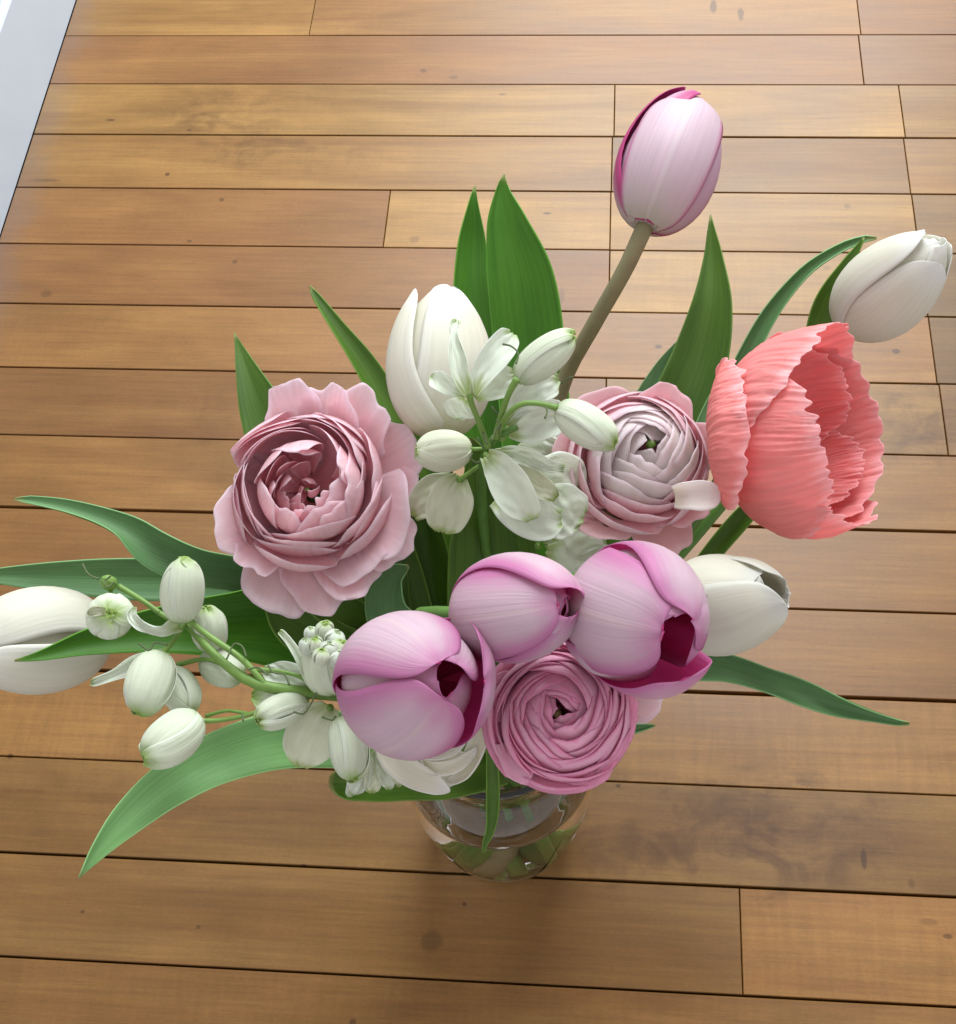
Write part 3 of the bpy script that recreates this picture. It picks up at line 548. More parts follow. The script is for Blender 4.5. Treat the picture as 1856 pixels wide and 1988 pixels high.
# T8 cream tulip behind T7
t8, F8 = tulip('cream white tulip peeping out at the right behind the open lavender tulip', (1300, 1196, .262), (1520, 1142), 245, 98,
    [dict(th=40, W=1.15, prof=TIPPED, wshape=(.5, .45, 1.75), ls=1.05), dict(th=-72, W=1.1, ls=.90, prof=TIPPED), dict(th=160, W=1.1, ls=.97, prof=TIPPED, wshape=(.5, .45, 1.75)), dict(th=-16, W=1.0, rs=.90, ls=.92, prof=TIPPED, twist=0), dict(th=104, W=1, rs=.90, ls=.98, prof=TIPPED, twist=0), dict(th=-130, W=.9, rs=.90, twist=0)],
    CRM_O, WHT_O, [(1220, 1230, .245), (1060, 1330, .19)])
leaf(t8, [(1010, 1400, .14, 30, 0, .4), (1200, 1300, .19, 38, 0, .5), (1390, 1300, .215, 34, 20, .6), (1500, 1333, .222, 30, 30, .7), (1570, 1350, .225, 28, 0, .7), (1630, 1366, .226, 26, -25, .8), (1700, 1388, .225, 13, -30, .8), (1745, 1402, .222, 5, -20, .5), (1765, 1405, .221, 1, 0, .2)], [LEAF_T, LEAF_D], nv=70)
leaf(t8, [(1010, 1410, .14, 14, 0, .4), (1150, 1430, .165, 16, 0, .5), (1225, 1417, .175, 10, 10, .6), (1255, 1411, .178, 5, 0, .6), (1271, 1408, .18, 1, 0, .3)], [LEAF_T, LEAF_D])
leaf(t8, [(1000, 1390, .14, 34, 0, .4), (1120, 1250, .19, 50, 0, .4), (1240, 1060, .225, 34, 0, .4), (1300, 980, .24, 22, 0, .4), (1350, 900, .25, 2, 0, .4)], [LEAF_D, LEAF_T])
# T9 white tulip fallen open under T5
FB9 = P(835, 1425, .262)
t9 = empty('tulip', FB9, 'white tulip fallen open under the big lavender tulip, narrow petals hanging down', 'tulip', 'tulips in the bouquet')
blade('petal', [(745, 1400, .270, 16, 0, .3), (755, 1462, .268, 25, 0, .4), (795, 1500, .264, 27, 5, .4), (845, 1524, .260, 19, 5, .4), (866, 1533, .258, 8, 0, .4), (874, 1536, .257, 2, 0, .2)], [WHT_O, WHT_O], t9, seed=5)
blade('petal', [(842, 1425, .268, 20, 0, .3), (850, 1460, .262, 46, 0, .7), (868, 1490, .255, 56, 0, .7), (880, 1510, .250, 36, 0, .6), (886, 1520, .247, 6, 0, .4)], [CRM_O, CRM_O], t9, seed=6)
blade('petal', [(930, 1360, .270, 12, -20, .4), (938, 1410, .268, 22, -30, .6), (927, 1462, .262, 26, -35, .8), (905, 1498, .257, 22, -30, .8), (880, 1514, .253, 10, -20, .6), (868, 1516, .251, 2, 0, .4)], [WHT_O, WHT_O], t9, seed=7)
blade('petal', [(800, 1440, .272, 18, 0, .4), (835, 1455, .272, 24, 10, .6), (870, 1452, .272, 20, 10, .6), (895, 1440, .272, 10, 0, .4), (905, 1434, .272, 2, 0, .4)], [WHT_O, WHT_O], t9, seed=8)
blade('petal', [(800, 1468, .264, 8, 0, .5), (835, 1492, .262, 14, 0, .7), (880, 1488, .262, 14, 0, .7), (915, 1465, .263, 8, 0, .5), (925, 1450, .264, 2, 0, .3)], [WHT_O, WHT_O], t9, seed=9)
leaf(t9, [(960, 1480, .150, 50, 0, .2), (880, 1512, .180, 38, 0, .25), (780, 1518, .205, 36, 0, .3), (700, 1520, .222, 36, 0, .35), (655, 1520, .232, 32, 0, .5), (640, 1520, .235, 14, 0, .4)], [LEAF_D, LEAF_D])
leaf(t9, [(930, 1420, .14, 46, 0, .3), (760, 1440, .19, 52, 0, .3), (560, 1435, .225, 56, 0, .3), (430, 1470, .24, 54, -5, .3), (330, 1525, .246, 47, -10, .35), (250, 1592, .247, 34, -15, .4), (195, 1650, .245, 17, -10, .5), (165, 1690, .242, 5, 0, .4), (155, 1705, .240, 1, 0, .2)], [LEAF_L, LEAF_L], nv=70)
p, r = stem_path(type('o', (), dict(B=FB9, A=np.array([-.3, -.2, .9])))(), (), .02, (.0026, .0026)); tube('stem', p, r, [STEM_G], t9)
# shaded inner leaves
leaf(t9, [(940, 1400, .14, 40, 0, .3), (740, 1250, .205, 46, -5, .3), (650, 1185, .232, 40, -10, .35), (600, 1150, .245, 30, -10, .4), (560, 1120, .252, 4, 0, .3)], [LEAF_D, LEAF_T])
leaf(t9, [(900, 1390, .15, 40, 0, .3), (700, 1290, .205, 60, 0, .3), (580, 1215, .232, 48, 0, .3), (545, 1170, .245, 34, 0, .3), (530, 1120, .252, 4, 0, .3)], [LEAF_D, LEAF_D])

# ------------------------------------------------------------------ ranunculus
def ranunculus(label, c, tip, R, H, n, mats_of, pit=0.15, pit_w=.25, spiral=.03, seed=1, dome=.55, grow=.9, counts=(3, 6), stem_px=(), squash=1.0, rimw=.03, drop=.2, over=(1.3, 1.7), rim_fn=None, off=(0, 0)):
    F = Frame(c, tip, ref='up'); t = empty('ranunculus', F.B, label, 'ranunculus', 'ranunculus flowers in the bouquet'); rg = random.Random(seed)
    s = F.s; th = rg.uniform(0, 360)
    for i in range(n):
        fr = (i + .6) / n; rho = R * (fr ** grow if rim_fn is None else rim_fn(fr)); k = round(counts[0] + (counts[1] - counts[0]) * fr)
        for j in range(k):
            th += 360 / k + rg.uniform(-9, 9) ; a = 360 / k * .5 * rg.uniform(*over)
            rr = rho * rg.uniform(.92, 1.08)
            hz = H * (1 - dome * (rr / R) ** 2 - pit * math.exp(-(rr / (pit_w * R)) ** 2)) * rg.uniform(.97, 1.03)
            rb = max(rr * 1.10, R * (.45 + .55 * fr))           # the bulge below the rim
            prof = [(.10 * R, 0), (.6 * rb, .06 * H), (rb * .98, .34 * H), (rb, .60 * hz), (rr + (rb - rr) * .35, .88 * hz), (rr, hz)]
            petal_patch(F, t, mats_of(fr, rg), th, a, prof, s, rg.randrange(9999), spiral * R, R, rimw, drop=drop * rg.uniform(.7, 1.3), lobes=.022, lobe_f=13, thick=.00022, off=(off[0] * (1 - fr), off[1] * (1 - fr)))
    return t, F
def petal_patch(F, parent, mats, th, a, prof, s, seed, spiral, R, rimw=.03, nu=22, nv=16, drop=.30, v0=0.0, lobes=.03, thick=.0004, name='petal', crink=0, cfreq=(70, 4), off=(0, 0), lobe_f=8):
    """part of a shell round the bloom's axis: angle th +- a, from the base (v 0) to the rim (v 1)"""
    pf = prof_fn(prof, 120); u = np.linspace(-1, 1, nu); tt = np.linspace(v0, 1, nv); f = waves(seed, 5, 3.2, 2.0); g = waves(seed + 7, 5, lobe_f, 1); c1 = waves(seed + 11, 9, cfreq[0], cfreq[1]); c2 = waves(seed + 13, 9, cfreq[0] * .3, cfreq[1] * 1.5); c3 = waves(seed + 17, 6, 7, 6); c4 = waves(seed + 19, 6, 11, 9); c5 = waves(seed + 23, 9, cfreq[0] * 2.1, cfreq[1] * 2)
    X = np.zeros((nv, nu, 3)); top = 1 - drop * np.abs(u) ** 2.6 + lobes * g(u, 0)
    for i, v in enumerate(tt):
        vv = np.clip(v * top, 0, 1) ; r = np.interp(vv, np.linspace(0, 1, 120), pf[:, 0]); z = np.interp(vv, np.linspace(0, 1, 120), pf[:, 1])
        r = r + spiral * u * v + rimw * R * f(u, v) * v ** 2
        if crink:
            uw = u + .10 * c3(u, v) + .04 * c4(u, v); am = .35 + .65 * np.clip(.5 + .7 * c4(u * 1.3 + 2, v), 0, 1)
            r = r + crink * R * ((1 - 2 * np.abs(c1(uw, v)) ** .7) * am + (1 - 2 * np.abs(c5(uw * 1.1 + .3, v)) ** .7) * .8 * (1.2 - am) + 1.3 * c2(uw, v)) * (.12 + .88 * v)
        ph = np.radians(th + a * u * (0.55 + .45 * min(1, v * 2)))
        X[i, :, 0] = r * np.cos(ph) + off[0]; X[i, :, 1] = r * np.sin(ph) + off[1]; X[i, :, 2] = z + rimw * .8 * R * f(u + 3, v) * v ** 2
    V = F.arr(X * s); Uu, Vv = np.meshgrid(u, tt); t0 = math.radians(th)
    return surface(name, V, Uu, Vv, mats, parent, math.cos(t0) * F.e1 + math.sin(t0) * F.e2, thick)

# R3 rose pink, front
r3, G3 = ranunculus('deep rose pink ranunculus with tight spiral petals above the jar mouth', (1086, 1392, .268), (1078, 1380, .300), 134, 120, 15, lambda f, g: [RAN3_O, RAN3_I], .10, .22, .07, 3, .62, .85, (3, 5), rimw=.045, over=(1.2, 1.75), drop=.26, off=(8, -6))
tube('flower_eye', [G3.pt(0, 0, 92 * G3.s), G3.pt(0, 0, 100 * G3.s), G3.pt(0, 0, 106 * G3.s)], [9 * G3.s, 8 * G3.s, 3 * G3.s], [SEPAL], r3, 10, 10)
blade('petal', [(1180, 1345, .270, 50, 0, .25), (1220, 1338, .272, 66, 0, .25), (1258, 1336, .272, 62, 0, .25), (1284, 1338, .271, 42, 0, .25), (1292, 1340, .270, 10, 0, .2)], [RAN1_O, RAN1_O], r3, seed=21, crumple=1.5)
blade('petal', [(1000, 1440, .272, 40, 0, .4), (1010, 1490, .270, 34, 0, .5), (1020, 1515, .268, 12, 0, .5), (1024, 1524, .267, 1, 0, .3)], [RAN3_O, RAN3_I], r3, seed=22)
p, r = stem_path(G3, [(1040, 1440, .23)], rad=(.003, .0028)); tube('stem', p, r, [STEM_G], r3)
leaf(r3, [(955, 1440, .235, 10, 0, .4), (956, 1490, .226, 12, 0, .5), (957, 1540, .214, 13, 0, .6), (955, 1580, .203, 12, 10, .7), (950, 1615, .194, 8, 15, .7), (941, 1640, .188, 4, 0, .5), (939, 1655, .185, 1, 0, .3)], [LEAF_D, LEAF_D], seed=3, ruffle=1)
# R1 big pale pink, left: tall tight walls round an open cup with loose petals inside
r1, G1 = ranunculus('large pale pink ranunculus at left with open cupped centre and ruffled outer petals', (606, 960, .268), (578, 924, .312), 150, 150, 5, lambda f, g: [RAN1_O, RAN1_I], 0, .3, .06, 7, .42, .85, (4, 6), rimw=.07, drop=.42, over=(1.15, 1.45), rim_fn=lambda f: .60 + .36 * f, off=(14, 16))
for (th, a, r0, r1_, zr, bul) in [(232, 48, 104, 74, 150, 1), (196, 44, 102, 84, 147, 1), (268, 44, 102, 78, 149, 1), (214, 46, 94, 56, 153, 1), (252, 44, 90, 52, 153, 1), (288, 34, 96, 70, 148, 1), (236, 40, 74, 40, 150, 1), (200, 34, 70, 46, 140, 1),
                                  (160, 34, 44, 36, 104, 1.2), (120, 30, 52, 40, 100, 1.2), (80, 26, 54, 50, 118, 1.1), (45, 24, 52, 50, 126, 1.05), (20, 24, 44, 40, 116, 1.1), (60, 26, 74, 66, 134, 1.0), (100, 24, 70, 60, 128, 1.05), (140, 26, 76, 64, 132, 1.0), (5, 26, 72, 58, 134, 1.05), (75, 22, 40, 26, 122, 1.2), (150, 24, 36, 24, 118, 1.2), (180, 28, 60, 48, 132, 1.05), (112, 34, 92, 62, 141, 1.0), (152, 34, 90, 58, 143, 1.0), (52, 34, 92, 74, 142, 1.0), (12, 32, 90, 64, 143, 1.0), (230, 60, 14, 10, 92, 1.3), (110, 50, 16, 10, 92, 1.3), (350, 50, 16, 8, 96, 1.3)]:
    petal_patch(G1, r1, [RAN1_O, RAN1_I], th, a, [(r0 * .5, 26), (r0 * .95 * bul, 56), (r0 * bul, zr * .7), (r1_, zr)], G1.s, int(th) + 5, 4, 158, .035, 24, 16, .38, 0, .04, .00022, lobe_f=12)
OUT = [(.2, 0), (.7, .10), (1.02, .40), (1.18, .62), (1.34, .78)]
for (a, half, rs, hz, lob) in [(250, 34, 1.06, .62, .06), (275, 30, 1.16, .40, .05), (300, 30, 1.10, .50, .06), (322, 26, 1.06, .62, .08), (345, 24, 1.05, .70, .06), (12, 22, 1.05, .66, .08), (186, 30, 1.14, .30, .09), (160, 28, 1.16, .28, .09), (206, 26, 1.10, .32, .08), (140, 26, .98, .5, .08), (112, 30, .96, .60, .05), (215, 30, 1.0, .5, .07), (235, 25, 1.1, .35, .06)]:
    petal_patch(G1, r1, [RAN1_O, RAN1_O], a, half, [(150 * x * rs, 150 * y * hz) for x, y in OUT], G1.s, int(a * 3), 5, 158, .11, 34, 26, .34, 0, lob, .00022, lobe_f=11)
p, r = stem_path(G1, [(690, 1060, .225), (760, 1150, .20)], rad=(.003, .0028)); tube('stem', p, r, [STEM_D], r1)
blade('petal', [(668, 1060, .262, 5, 0, .3), (667, 1090, .258, 8, 0, .3), (666, 1118, .254, 10, 0, .3), (665, 1128, .253, 3, 0, .2)], [RAN1_O, RAN1_O], r1, seed=31)
# R2 pale pink with white centre, right of the middle
r2, G2 = ranunculus('pink edged white ranunculus right of centre, with a greenish white bud hanging over it', (1232, 905, .262), (1256, 872, .300), 129, 128, 8, lambda f, g: [RAN2_O, RAN2_O] if f < .66 else [RAN1_O, RAN1_I], .08, .2, .06, 11, .52, .92, (4, 5), rimw=.055, over=(1.25, 1.6), drop=.28, off=(26, -20))
tube('flower_eye', [G2.pt(26 * G2.s, -20 * G2.s, 90 * G2.s), G2.pt(26 * G2.s, -20 * G2.s, 104 * G2.s), G2.pt(26 * G2.s, -20 * G2.s, 112 * G2.s)], [9 * G2.s, 8 * G2.s, 3 * G2.s], [STEM_L], r2, 10, 10)
for (a, half, rs, hz) in [(30, 34, .90, .6), (75, 30, .92, .6), (330, 32, .86, .7), (285, 28, .90, .5), (120, 30, .94, .5), (150, 26, .95, .4), (200, 26, 1.10, .2), (226, 24, .90, .4)]:
    petal_patch(G2, r2, [RAN1_O, RAN1_I], a, half, [(136 * x * rs, 128 * y * hz) for x, y in OUT], G2.s, int(a * 5), 5, 136, .09, 34, 24, .36, 0, .06, .00022, lobe_f=11)
blade('petal', [(1310, 965, .285, 22, 0, .4), (1340, 962, .290, 29, 0, .5), (1370, 962, .292, 30, 0, .5), (1390, 962, .292, 22, 0, .4), (1399, 962, .292, 8, 0, .3)], [RAN2_O, RAN2_O], r2, seed=33)
blade('sepal', [(1168, 980, .262, 10, 0, .3), (1180, 1000, .260, 18, 0, .4), (1198, 1015, .258, 16, 0, .4), (1212, 1018, .257, 3, 0, .3)], [SEPAL, SEPAL], r2)
p, r = stem_path(G2, [(1175, 960, .245), (1110, 1020, .228), (1070, 1090, .21)], rad=(.0036, .0032)); tube('stem', p, r, [STEM_D], r2)

# ------------------------------------------------------------------ coral poppy
Fp = Frame((1412, 874, .272), (1674, 830), 272, True)
pp = empty('iceland_poppy', Fp.B, 'coral pink poppy with crinkled papery petals at the right', 'poppy')
def poppy_petal(th, a, R, L, seed, prof, rimw=.10, drop=.32, spiral=.05):
    petal_patch(Fp, pp, [POP_O, POP_I], th, a, [(R * x, L * y) for x, y in prof], Fp.s, seed, spiral * R, R, rimw, 200, 100, drop, 0, .030, .0002, 'petal', .0135, (74, 9), (0, 0), 64)
BOWL = [(.05, 0), (.42, .05), (.76, .22), (.95, .46), (1.0, .72), (.97, 1.0)]
FLARE = [(.05, 0), (.42, .05), (.76, .20), (.98, .44), (1.08, .70), (1.12, 1.0)]
poppy_petal(172, 88, 182, 236, 3, BOWL, .14)
poppy_petal(146, 46, 158, 205, 64, BOWL, .22, .45)
poppy_petal(212, 44, 164, 212, 75, BOWL, .22, .45)
poppy_petal(92, 72, 194, 240, 14, BOWL, .12)
poppy_petal(-86, 76, 190, 244, 25, BOWL, .13)
poppy_petal(14, 74, 180, 246, 36, [(.05, 0), (.42, .05), (.78, .22), (.97, .46), (1.0, .72), (.88, 1.0)], .13)
poppy_petal(-18, 62, 192, 150, 47, [(.05, 0), (.42, .06), (.78, .26), (.98, .56), (1.0, 1.0)], .15, .55)
for i in range(40):
    a = i * 2.4; rr = (8 + 30 * ((i * .618) % 1)) * Fp.s; p0 = Fp.pt(0, 0, 8 * Fp.s); p1 = Fp.pt(rr * math.cos(a), rr * math.sin(a), (70 + 30 * ((i * .37) % 1)) * Fp.s)
    if i < 24: tube('stamen', [p0, (p0 + p1) / 2, p0 + (p1 - p0) * .9, p1], [.0003, .0003, .0008, .0006], [STEM_L], pp, 8, 5)
p, r = stem_path(Fp, [(1398, 930, .258), (1350, 1010, .235), (1180, 1230, .185)], rad=(.0030, .0028)); tube('stem', p, r, [STEM_G], pp)
leaf(pp, [(1180, 1330, .165, 14, 0, .5), (1330, 1140, .205, 18, 0, .6), (1400, 1052, .22, 21, 0, .6), (1450, 995, .23, 20, 0, .6), (1490, 950, .235, 10, 0, .6), (1510, 925, .238, 1, 0, .4)], [LEAF_D, LEAF_D])

# ------------------------------------------------------------------ white larkspur
def bud(parent_thing, base, tip, R, L=None, mat=LRK_B, n=4, seed=0, near=True, open_=0.0, name='bud'):
    """closed flower: overlapping petals wrapped round one body"""
    L = L or math.hypot(tip[0] - base[0], tip[1] - base[1]) * 1.06
    F = Frame(base, tip, L, near); rg = random.Random(seed)
    BP = [(.10, 0), (.55, .05), (.90, .25), (1.0, .48), (.92, .72), (.64, .91), (.30, .985), (.05, 1.0)]
    pf = prof_fn(BP, 18); u = np.linspace(0, 1, 25); f = waves(seed, 6, 9, 4); X = np.zeros((18, 25, 3))
    for i in range(18):
        r = pf[i, 0] * R * .93; a = u * 2 * math.pi; rip = .97 + .03 * np.cos(a * 3 + seed)
        X[i, :, 0] = r * np.cos(a) * rip; X[i, :, 1] = r * np.sin(a) * rip; X[i, :, 2] = pf[i, 1] * L * .97
    V = F.arr(X * F.s); Uu, Vv = np.meshgrid(u * 2 - 1, pf[:, 1])
    b = link_mesh(name, V.reshape(-1, 3), grid_faces(18, 25, False), [mat], parent_thing, np.stack([Uu.ravel() * .5 + .5, Vv.ravel()], 1)); sub(b, parent_thing)
    for i in range(n):
        cup_petal(F, 'petal', b, [mat, mat], i * 360 / n + rg.uniform(-20, 20) + 20, BP, 1.0 * rg.uniform(.9, 1.1), R * F.s * rg.uniform(.97, 1.03), L * F.s * rg.uniform(.96, 1.03), seed=seed + i * 5, nu=27, nv=36,
                  wshape=(.55, .5, 2.2), ruf=.11, crink=.032, cfreq=(14, 9), notch=.05, keel=.03, tilt=open_ * rg.uniform(.6, 1.4), thick=.0003)
    return F
def fpetal(parent, pts, mat=LRK, seed=1, crumple=2.0, ruffle=1.5, nu=25, nv=46): return blade('petal', pts, [mat, mat], parent, nu, nv, .0002, crumple * 1.5, (13, 11), seed, ruffle=ruffle * 2.2)
def floret(thing, seedpt):
    """small receptacle that carries a flower's petals"""
    p = P(*seedpt); s = mpp(p); r = [4 * s, 8 * s, 7 * s, 3 * s]
    q = [p + C_F * k * s for k in (14, 8, 2, -4)]
    b = tube('flower', q, r, [STEM_L], thing, 10, 8); return sub(b, thing)
def pedicel(t, pts, w, mat=STEM_L, name='pedicel'):
    q = [P(*a) for a in pts]; s = mpp(q[0]); k = 1 if name == 'tendril' else .78; return tube(name, q, [w * s * k] + [w * s * k * .9] * (len(q) - 2) + [w * s * k * 1.15], [mat], t, 26, 8)
def tendril(t, pts, w=2.0): pedicel(t, pts, w, TENDRIL, 'tendril')

d1base = P(938, 905, .285)
d1 = empty('larkspur', d1base, 'upright spike of white larkspur in the middle with green tipped buds', 'larkspur', 'white larkspur spikes')
q = [P(1003, 830, .318), P(960, 850, .310), P(938, 900, .292), P(935, 980, .262), P(950, 1150, .205), np.array([JX - .006, JY + .012, .133]), np.array([JX + .01, JY - .01, .07]), np.array([JX + .018, JY - .016, .012])]
tube('stem', q, [.0011, .0016, .0020, .0022, .0022, .0022, .0022, .0022], [STEM_G], d1, 50, 8)
pedicel(d1, [(948, 868, .309), (930, 820, .322), (916, 785, .330), (911, 765, .334)], 8)
pedicel(d1, [(962, 850, .312), (975, 800, .326), (990, 760, .334), (1004, 735, .338)], 8.5)
pedicel(d1, [(965, 848, .311), (985, 805, .328), (1015, 784, .334), (1050, 784, .334), (1085, 793, .333)], 7.5)
pedicel(d1, [(940, 872, .300), (925, 872, .302), (905, 872, .300)], 6)
pedicel(d1, [(938, 900, .292), (915, 915, .288), (895, 930, .286)], 6)
pedicel(d1, [(945, 880, .302), (950, 882, .304), (955, 886, .304)], 6)
bud(d1, (1004, 736, .330), (1112, 650), 37, 140, seed=1)
bud(d1, (1084, 790, .330), (1194, 862), 40, 138, seed=2)
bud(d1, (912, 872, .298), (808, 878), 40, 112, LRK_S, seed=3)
fa = floret(d1, (911, 758, .333))
fpetal(fa, [(912, 768, .334, 10, 0, .5), (896, 730, .338, 25, 0, .9), (888, 695, .340, 27, 0, 1.1), (882, 655, .340, 14, 0, 1.2), (882, 630, .339, 12, 0, .8), (888, 622, .338, 6, 0, .3)], LRK, 4)
fpetal(fa, [(920, 768, .334, 10, 0, .5), (938, 725, .338, 27, 0, .6), (962, 690, .339, 33, 0, .6), (985, 660, .338, 27, 0, .6), (994, 648, .337, 10, 0, .4)], LRK, 5)
fpetal(fa, [(905, 768, .330, 8, 0, .5), (880, 755, .329, 20, 0, .7), (858, 742, .328, 24, 0, .8), (842, 733, .327, 14, 0, .6), (836, 730, .326, 3, 0, .4)], LRK, 6)
fpetal(fa, [(922, 772, .330, 12, 0, .4), (950, 752, .330, 32, 0, .4), (978, 738, .328, 32, 0, .4), (1000, 728, .326, 14, 0, .3)], LRK, 7)
fpetal(fa, [(905, 775, .325, 14, 0, .4), (895, 792, .322, 34, 0, .4), (890, 806, .320, 26, 0, .4), (888, 815, .319, 6, 0, .3)], LRK, 8)
fb = floret(d1, (975, 850, .312))
fpetal(fb, [(985, 840, .312, 10, 0, .4), (1015, 830, .314, 36, 0, .6), (1050, 818, .315, 42, 0, .6), (1085, 806, .314, 34, 0, .5), (1100, 800, .313, 12, 0, .4)], LRK, 9)
fpetal(fb, [(985, 825, .316, 10, 0, .3), (1010, 780, .320, 30, 0, .4), (1042, 752, .321, 36, 0, .4), (1072, 740, .320, 28, 0, .4), (1085, 736, .319, 10, 0, .3)], LRK, 10)
fc = floret(d1, (945, 884, .304))
fpetal(fc, [(944, 884, .305, 14, 0, .6), (975, 915, .306, 44, -5, .9), (1000, 955, .304, 56, -5, .9), (1022, 990, .300, 40, -5, .8), (1032, 1010, .297, 12, 0, .5)], LRK, 11, 3)
fpetal(fc, [(960, 880, .302, 10, 0, .4), (1010, 885, .303, 22, 10, .7), (1055, 902, .301, 18, 10, .7), (1095, 910, .297, 8, 0, .5)], LRK, 12)
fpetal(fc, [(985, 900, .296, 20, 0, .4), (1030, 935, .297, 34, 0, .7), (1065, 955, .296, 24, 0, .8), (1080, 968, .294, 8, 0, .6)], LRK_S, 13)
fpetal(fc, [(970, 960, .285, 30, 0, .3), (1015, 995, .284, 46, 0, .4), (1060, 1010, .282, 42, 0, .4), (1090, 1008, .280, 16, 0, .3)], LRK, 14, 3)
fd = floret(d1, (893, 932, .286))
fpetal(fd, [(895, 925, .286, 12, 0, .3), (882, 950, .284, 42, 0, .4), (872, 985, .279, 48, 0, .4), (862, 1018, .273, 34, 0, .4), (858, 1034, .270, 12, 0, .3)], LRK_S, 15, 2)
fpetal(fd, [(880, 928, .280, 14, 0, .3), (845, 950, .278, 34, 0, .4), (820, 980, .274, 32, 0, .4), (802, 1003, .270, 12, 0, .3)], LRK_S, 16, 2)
fe = floret(d1, (1010, 900, .272))
for i, a in enumerate([((1000, 895), (1040, 885), (1075, 895), 40), ((1030, 920), (1080, 935), (1115, 950), 62), ((1040, 970), (1085, 990), (1120, 1000), 56), ((1020, 870), (1060, 868), (1090, 880), 30)]):
    fpetal(fe, [(*a[0], .272, a[3] * .5, 0, .3), (*a[1], .272, a[3], 0, .3), (*a[2], .268, a[3] * .8, 0, .3), (a[2][0] + 14, a[2][1] + 6, .266, a[3] * .3, 0, .2)], LRK, 40 + i, 4)
ff = floret(d1, (1045, 1060, .240))
for i, a in enumerate([((1060, 1060), (1110, 1040), (1160, 1015), (1215, 1010), 44), ((1060, 1075), (1100, 1085), (1140, 1070), (1180, 1060), 46), ((1050, 1050), (1060, 1040), (1080, 1030), (1090, 1020), 40)]):
    fpetal(ff, [(*a[0], .240, a[4] * .4, 0, .3), (*a[1], .242, a[4], 0, .3), (*a[2], .240, a[4] * .9, 0, .3), (*a[3], .238, a[4] * .25, 0, .2)], LRK, 50 + i, 4)
for k, z in (([(945, 862), (936, 835), (925, 815), (913, 803), (908, 812)], .318), ([(968, 842), (972, 812), (962, 800), (955, 790)], .322), ([(1002, 706), (1006, 686), (992, 672), (976, 668)], .345), ([(940, 890), (926, 898), (914, 890), (910, 878)], .300),
             ([(945, 905), (955, 890), (970, 880)], .304), ([(1090, 745), (1102, 735), (1112, 732)], .332), ([(1060, 790), (1062, 800), (1058, 812)], .338), ([(938, 870), (932, 858), (926, 850)], .315), ([(955, 855), (962, 835), (970, 825), (964, 815)], .325)):
    tendril(d1, [(x, y, z) for x, y in k])

d2base = P(655, 1350, .262)
d2 = empty('larkspur', d2base, 'branching spike of white larkspur hanging out to the left with nodding buds', 'larkspur', 'white larkspur spikes')
q = [P(352, 1200, .272), P(372, 1222, .273), P(420, 1275, .275), P(490, 1325, .276), P(560, 1340, .274), P(655, 1350, .262), P(800, 1370, .205), np.array([JX - .015, JY + .002, .133]), np.array([JX, JY, .07]), np.array([JX + .018, JY + .006, .012])]
tube('stem', q, [.0014, .0015, .0017, .0021, .0024, .0024, .0026, .0024, .0022, .0022], [STEM_L], d2, 60, 8)
pedicel(d2, [(520, 1335, .276), (470, 1280, .280), (410, 1238, .282), (380, 1215, .282), (355, 1190, .284)], 9)
pedicel(d2, [(360, 1205, .274), (340, 1240, .276), (308, 1275, .280)], 7.5)
pedicel(d2, [(310, 1190, .272), (275, 1165, .274), (230, 1138, .276)], 7)
pedicel(d2, [(338, 1208, .272), (310, 1190, .272)], 6)
pedicel(d2, [(520, 1340, .276), (450, 1300, .270), (400, 1280, .266), (345, 1290, .262)], 6.5)
pedicel(d2, [(560, 1355, .274), (490, 1385, .272), (430, 1398, .270), (372, 1400, .270)], 6.5)
pedicel(d2, [(480, 1385, .272), (440, 1380, .270), (400, 1390, .266)], 5)
pedicel(d2, [(215, 1140, .276), (213, 1165, .278), (214, 1185, .280)], 6)
pedicel(d2, [(610, 1345, .272), (590, 1318, .276), (550, 1305, .278), (500, 1300, .278)], 6)
bud(d2, (350, 1206, .282), (360, 1086), 42, 126, LRK_B, 5, seed=11)
bud(d2, (216, 1200, .272), (210, 1186, .292), 43, 62, LRK_B, 5, seed=12, open_=4)
fpetal(d2, [(205, 1185, .288, 8, 0, .6), (190, 1186, .286, 12, 0, .8), (178, 1188, .284, 9, 0, .6), (170, 1190, .283, 2, 0, .4)], LRK_S, 61)
fpetal(d2, [(345, 1208, .280, 22, 20, .8), (312, 1222, .281, 16, 25, .9), (280, 1215, .282, 15, 25, .9), (258, 1195, .283, 14, 15, .9), (262, 1178, .284, 3, 0, .5)], LRK, 62)
bud(d2, (410, 1260, .262), (402, 1182), 36, 92, LRK_B, 4, seed=13)
bud(d2, (312, 1268, .278), (270, 1384), 47, 128, LRK_B, 5, seed=14)
fpetal(d2, [(300, 1278, .272, 20, 0, .8), (260, 1292, .274, 28, 0, 1.0), (222, 1310, .274, 19, 0, 1.2), (190, 1322, .273, 14, 0, 1.1), (176, 1326, .272, 4, 0, .6)], LRK, 63)
bud(d2, (328, 1300, .262), (372, 1382), 36, 98, LRK_B, 4, seed=15)
bud(d2, (386, 1396, .270), (280, 1472), 48, 138, LRK_B, 4, seed=16)
bud(d2, (395, 1278, .258), (470, 1316), 36, 96, LRK_B, 4, seed=17)
gt = floret(d2, (214, 1130, .277))
bud(d2, (222, 1136, .276), (200, 1126), 15, 34, STEM_L, 3, seed=18)
fg = floret(d2, (640, 1335, .272))
bud(d2, (645, 1345, .270), (628, 1232), 52, 118, LRK_B, 5, seed=19, open_=3)
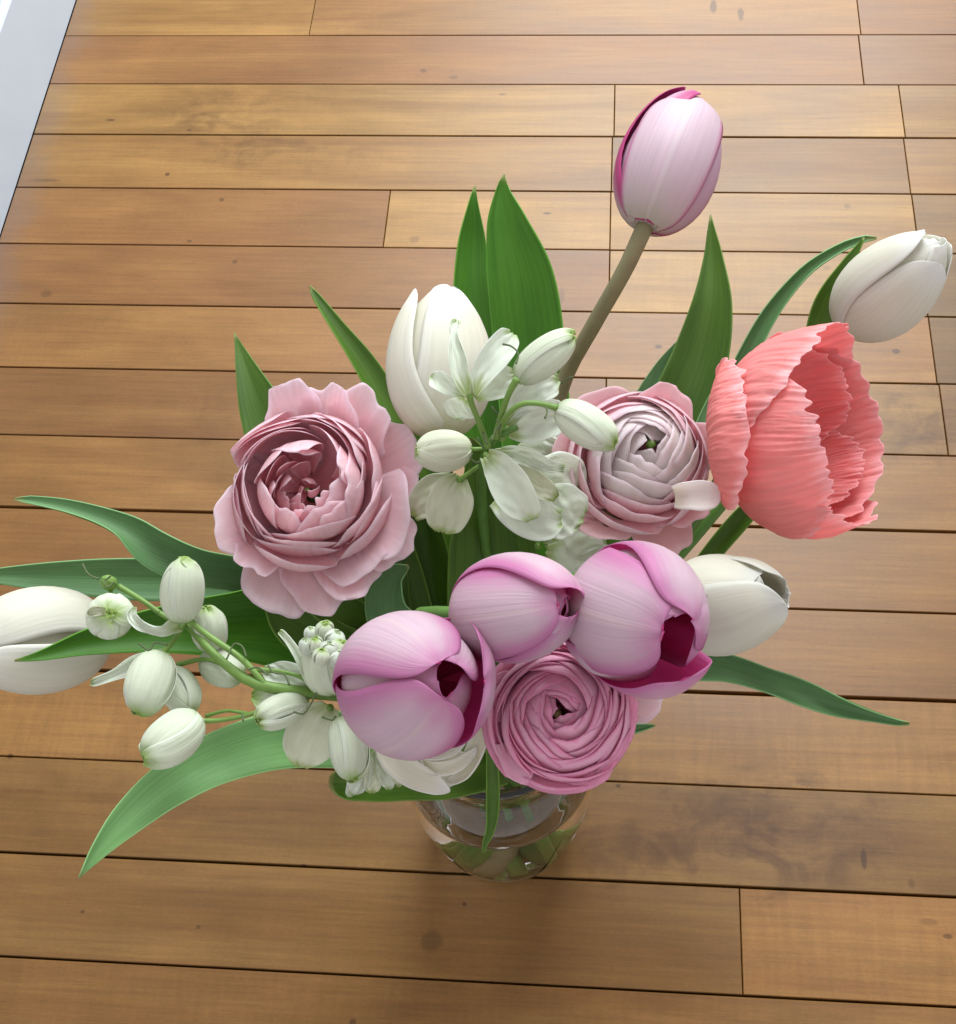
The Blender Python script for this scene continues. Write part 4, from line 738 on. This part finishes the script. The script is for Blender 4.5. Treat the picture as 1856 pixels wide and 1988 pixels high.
for i, (x, y, z) in enumerate([(610, 1232, .294), (632, 1222, .296), (648, 1240, .296), (618, 1252, .300), (640, 1262, .301), (660, 1258, .298), (600, 1255, .294), (625, 1275, .302), (655, 1280, .300)]):
    bud(d2, (x - 2, y + 14, z - .006), (x + (i % 3 - 1) * 7, y - 14), 14 + i % 3 * 3, 33, LRK_B if i % 2 else LRK, 3, seed=200 + i, open_=6)
fpetal(fg, [(605, 1320, .278, 12, 0, .8), (588, 1288, .283, 18, 0, 1.1), (568, 1255, .286, 15, 0, 1.3), (550, 1232, .287, 11, 0, 1.2), (543, 1226, .287, 3, 0, .6)], LRK, 80)
fpetal(fg, [(615, 1335, .270, 20, 0, .4), (575, 1322, .270, 34, 0, .5), (535, 1308, .268, 26, 0, .5), (512, 1300, .267, 8, 0, .3)], LRK, 81)
fpetal(fg, [(600, 1350, .262, 20, 0, .4), (550, 1352, .260, 30, 0, .5), (505, 1352, .257, 24, 0, .5), (488, 1352, .256, 6, 0, .3)], LRK_B, 82)
fh = floret(d2, (640, 1375, .268))
bud(d2, (595, 1362, .268), (500, 1398), 30, 108, LRK_B, 4, seed=20, open_=5)
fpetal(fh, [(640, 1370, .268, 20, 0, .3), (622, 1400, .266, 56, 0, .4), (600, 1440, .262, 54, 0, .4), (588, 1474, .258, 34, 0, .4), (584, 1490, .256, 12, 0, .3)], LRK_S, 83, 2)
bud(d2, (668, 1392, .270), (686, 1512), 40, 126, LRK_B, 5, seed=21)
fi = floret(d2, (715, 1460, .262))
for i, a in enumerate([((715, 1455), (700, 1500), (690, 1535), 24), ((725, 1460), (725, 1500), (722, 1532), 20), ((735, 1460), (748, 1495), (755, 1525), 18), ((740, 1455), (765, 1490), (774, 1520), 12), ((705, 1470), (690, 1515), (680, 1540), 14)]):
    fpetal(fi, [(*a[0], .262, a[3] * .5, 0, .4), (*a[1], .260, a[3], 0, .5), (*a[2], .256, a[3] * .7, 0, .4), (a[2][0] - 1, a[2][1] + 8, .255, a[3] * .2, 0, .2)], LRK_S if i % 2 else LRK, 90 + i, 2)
for k, z in (([(520, 1290), (530, 1305), (552, 1310), (562, 1330)], .285), ([(440, 1280), (455, 1250), (470, 1255), (478, 1275)], .282), ([(270, 1250), (290, 1262), (300, 1248), (325, 1252)], .284), ([(480, 1300), (500, 1296), (520, 1310)], .286),
             ([(615, 1345), (590, 1385), (570, 1382)], .284), ([(625, 1392), (645, 1398), (652, 1390)], .284), ([(160, 1095), (172, 1115), (190, 1124)], .282), ([(215, 1118), (205, 1128), (210, 1140), (222, 1130)], .284), ([(470, 1385), (472, 1400)], .28)):
    tendril(d2, [(x, y, z) for x, y in k])

# bookkeeping values are no longer needed
for o in scene.objects:
    if 'base_pt' in o: del o['base_pt']
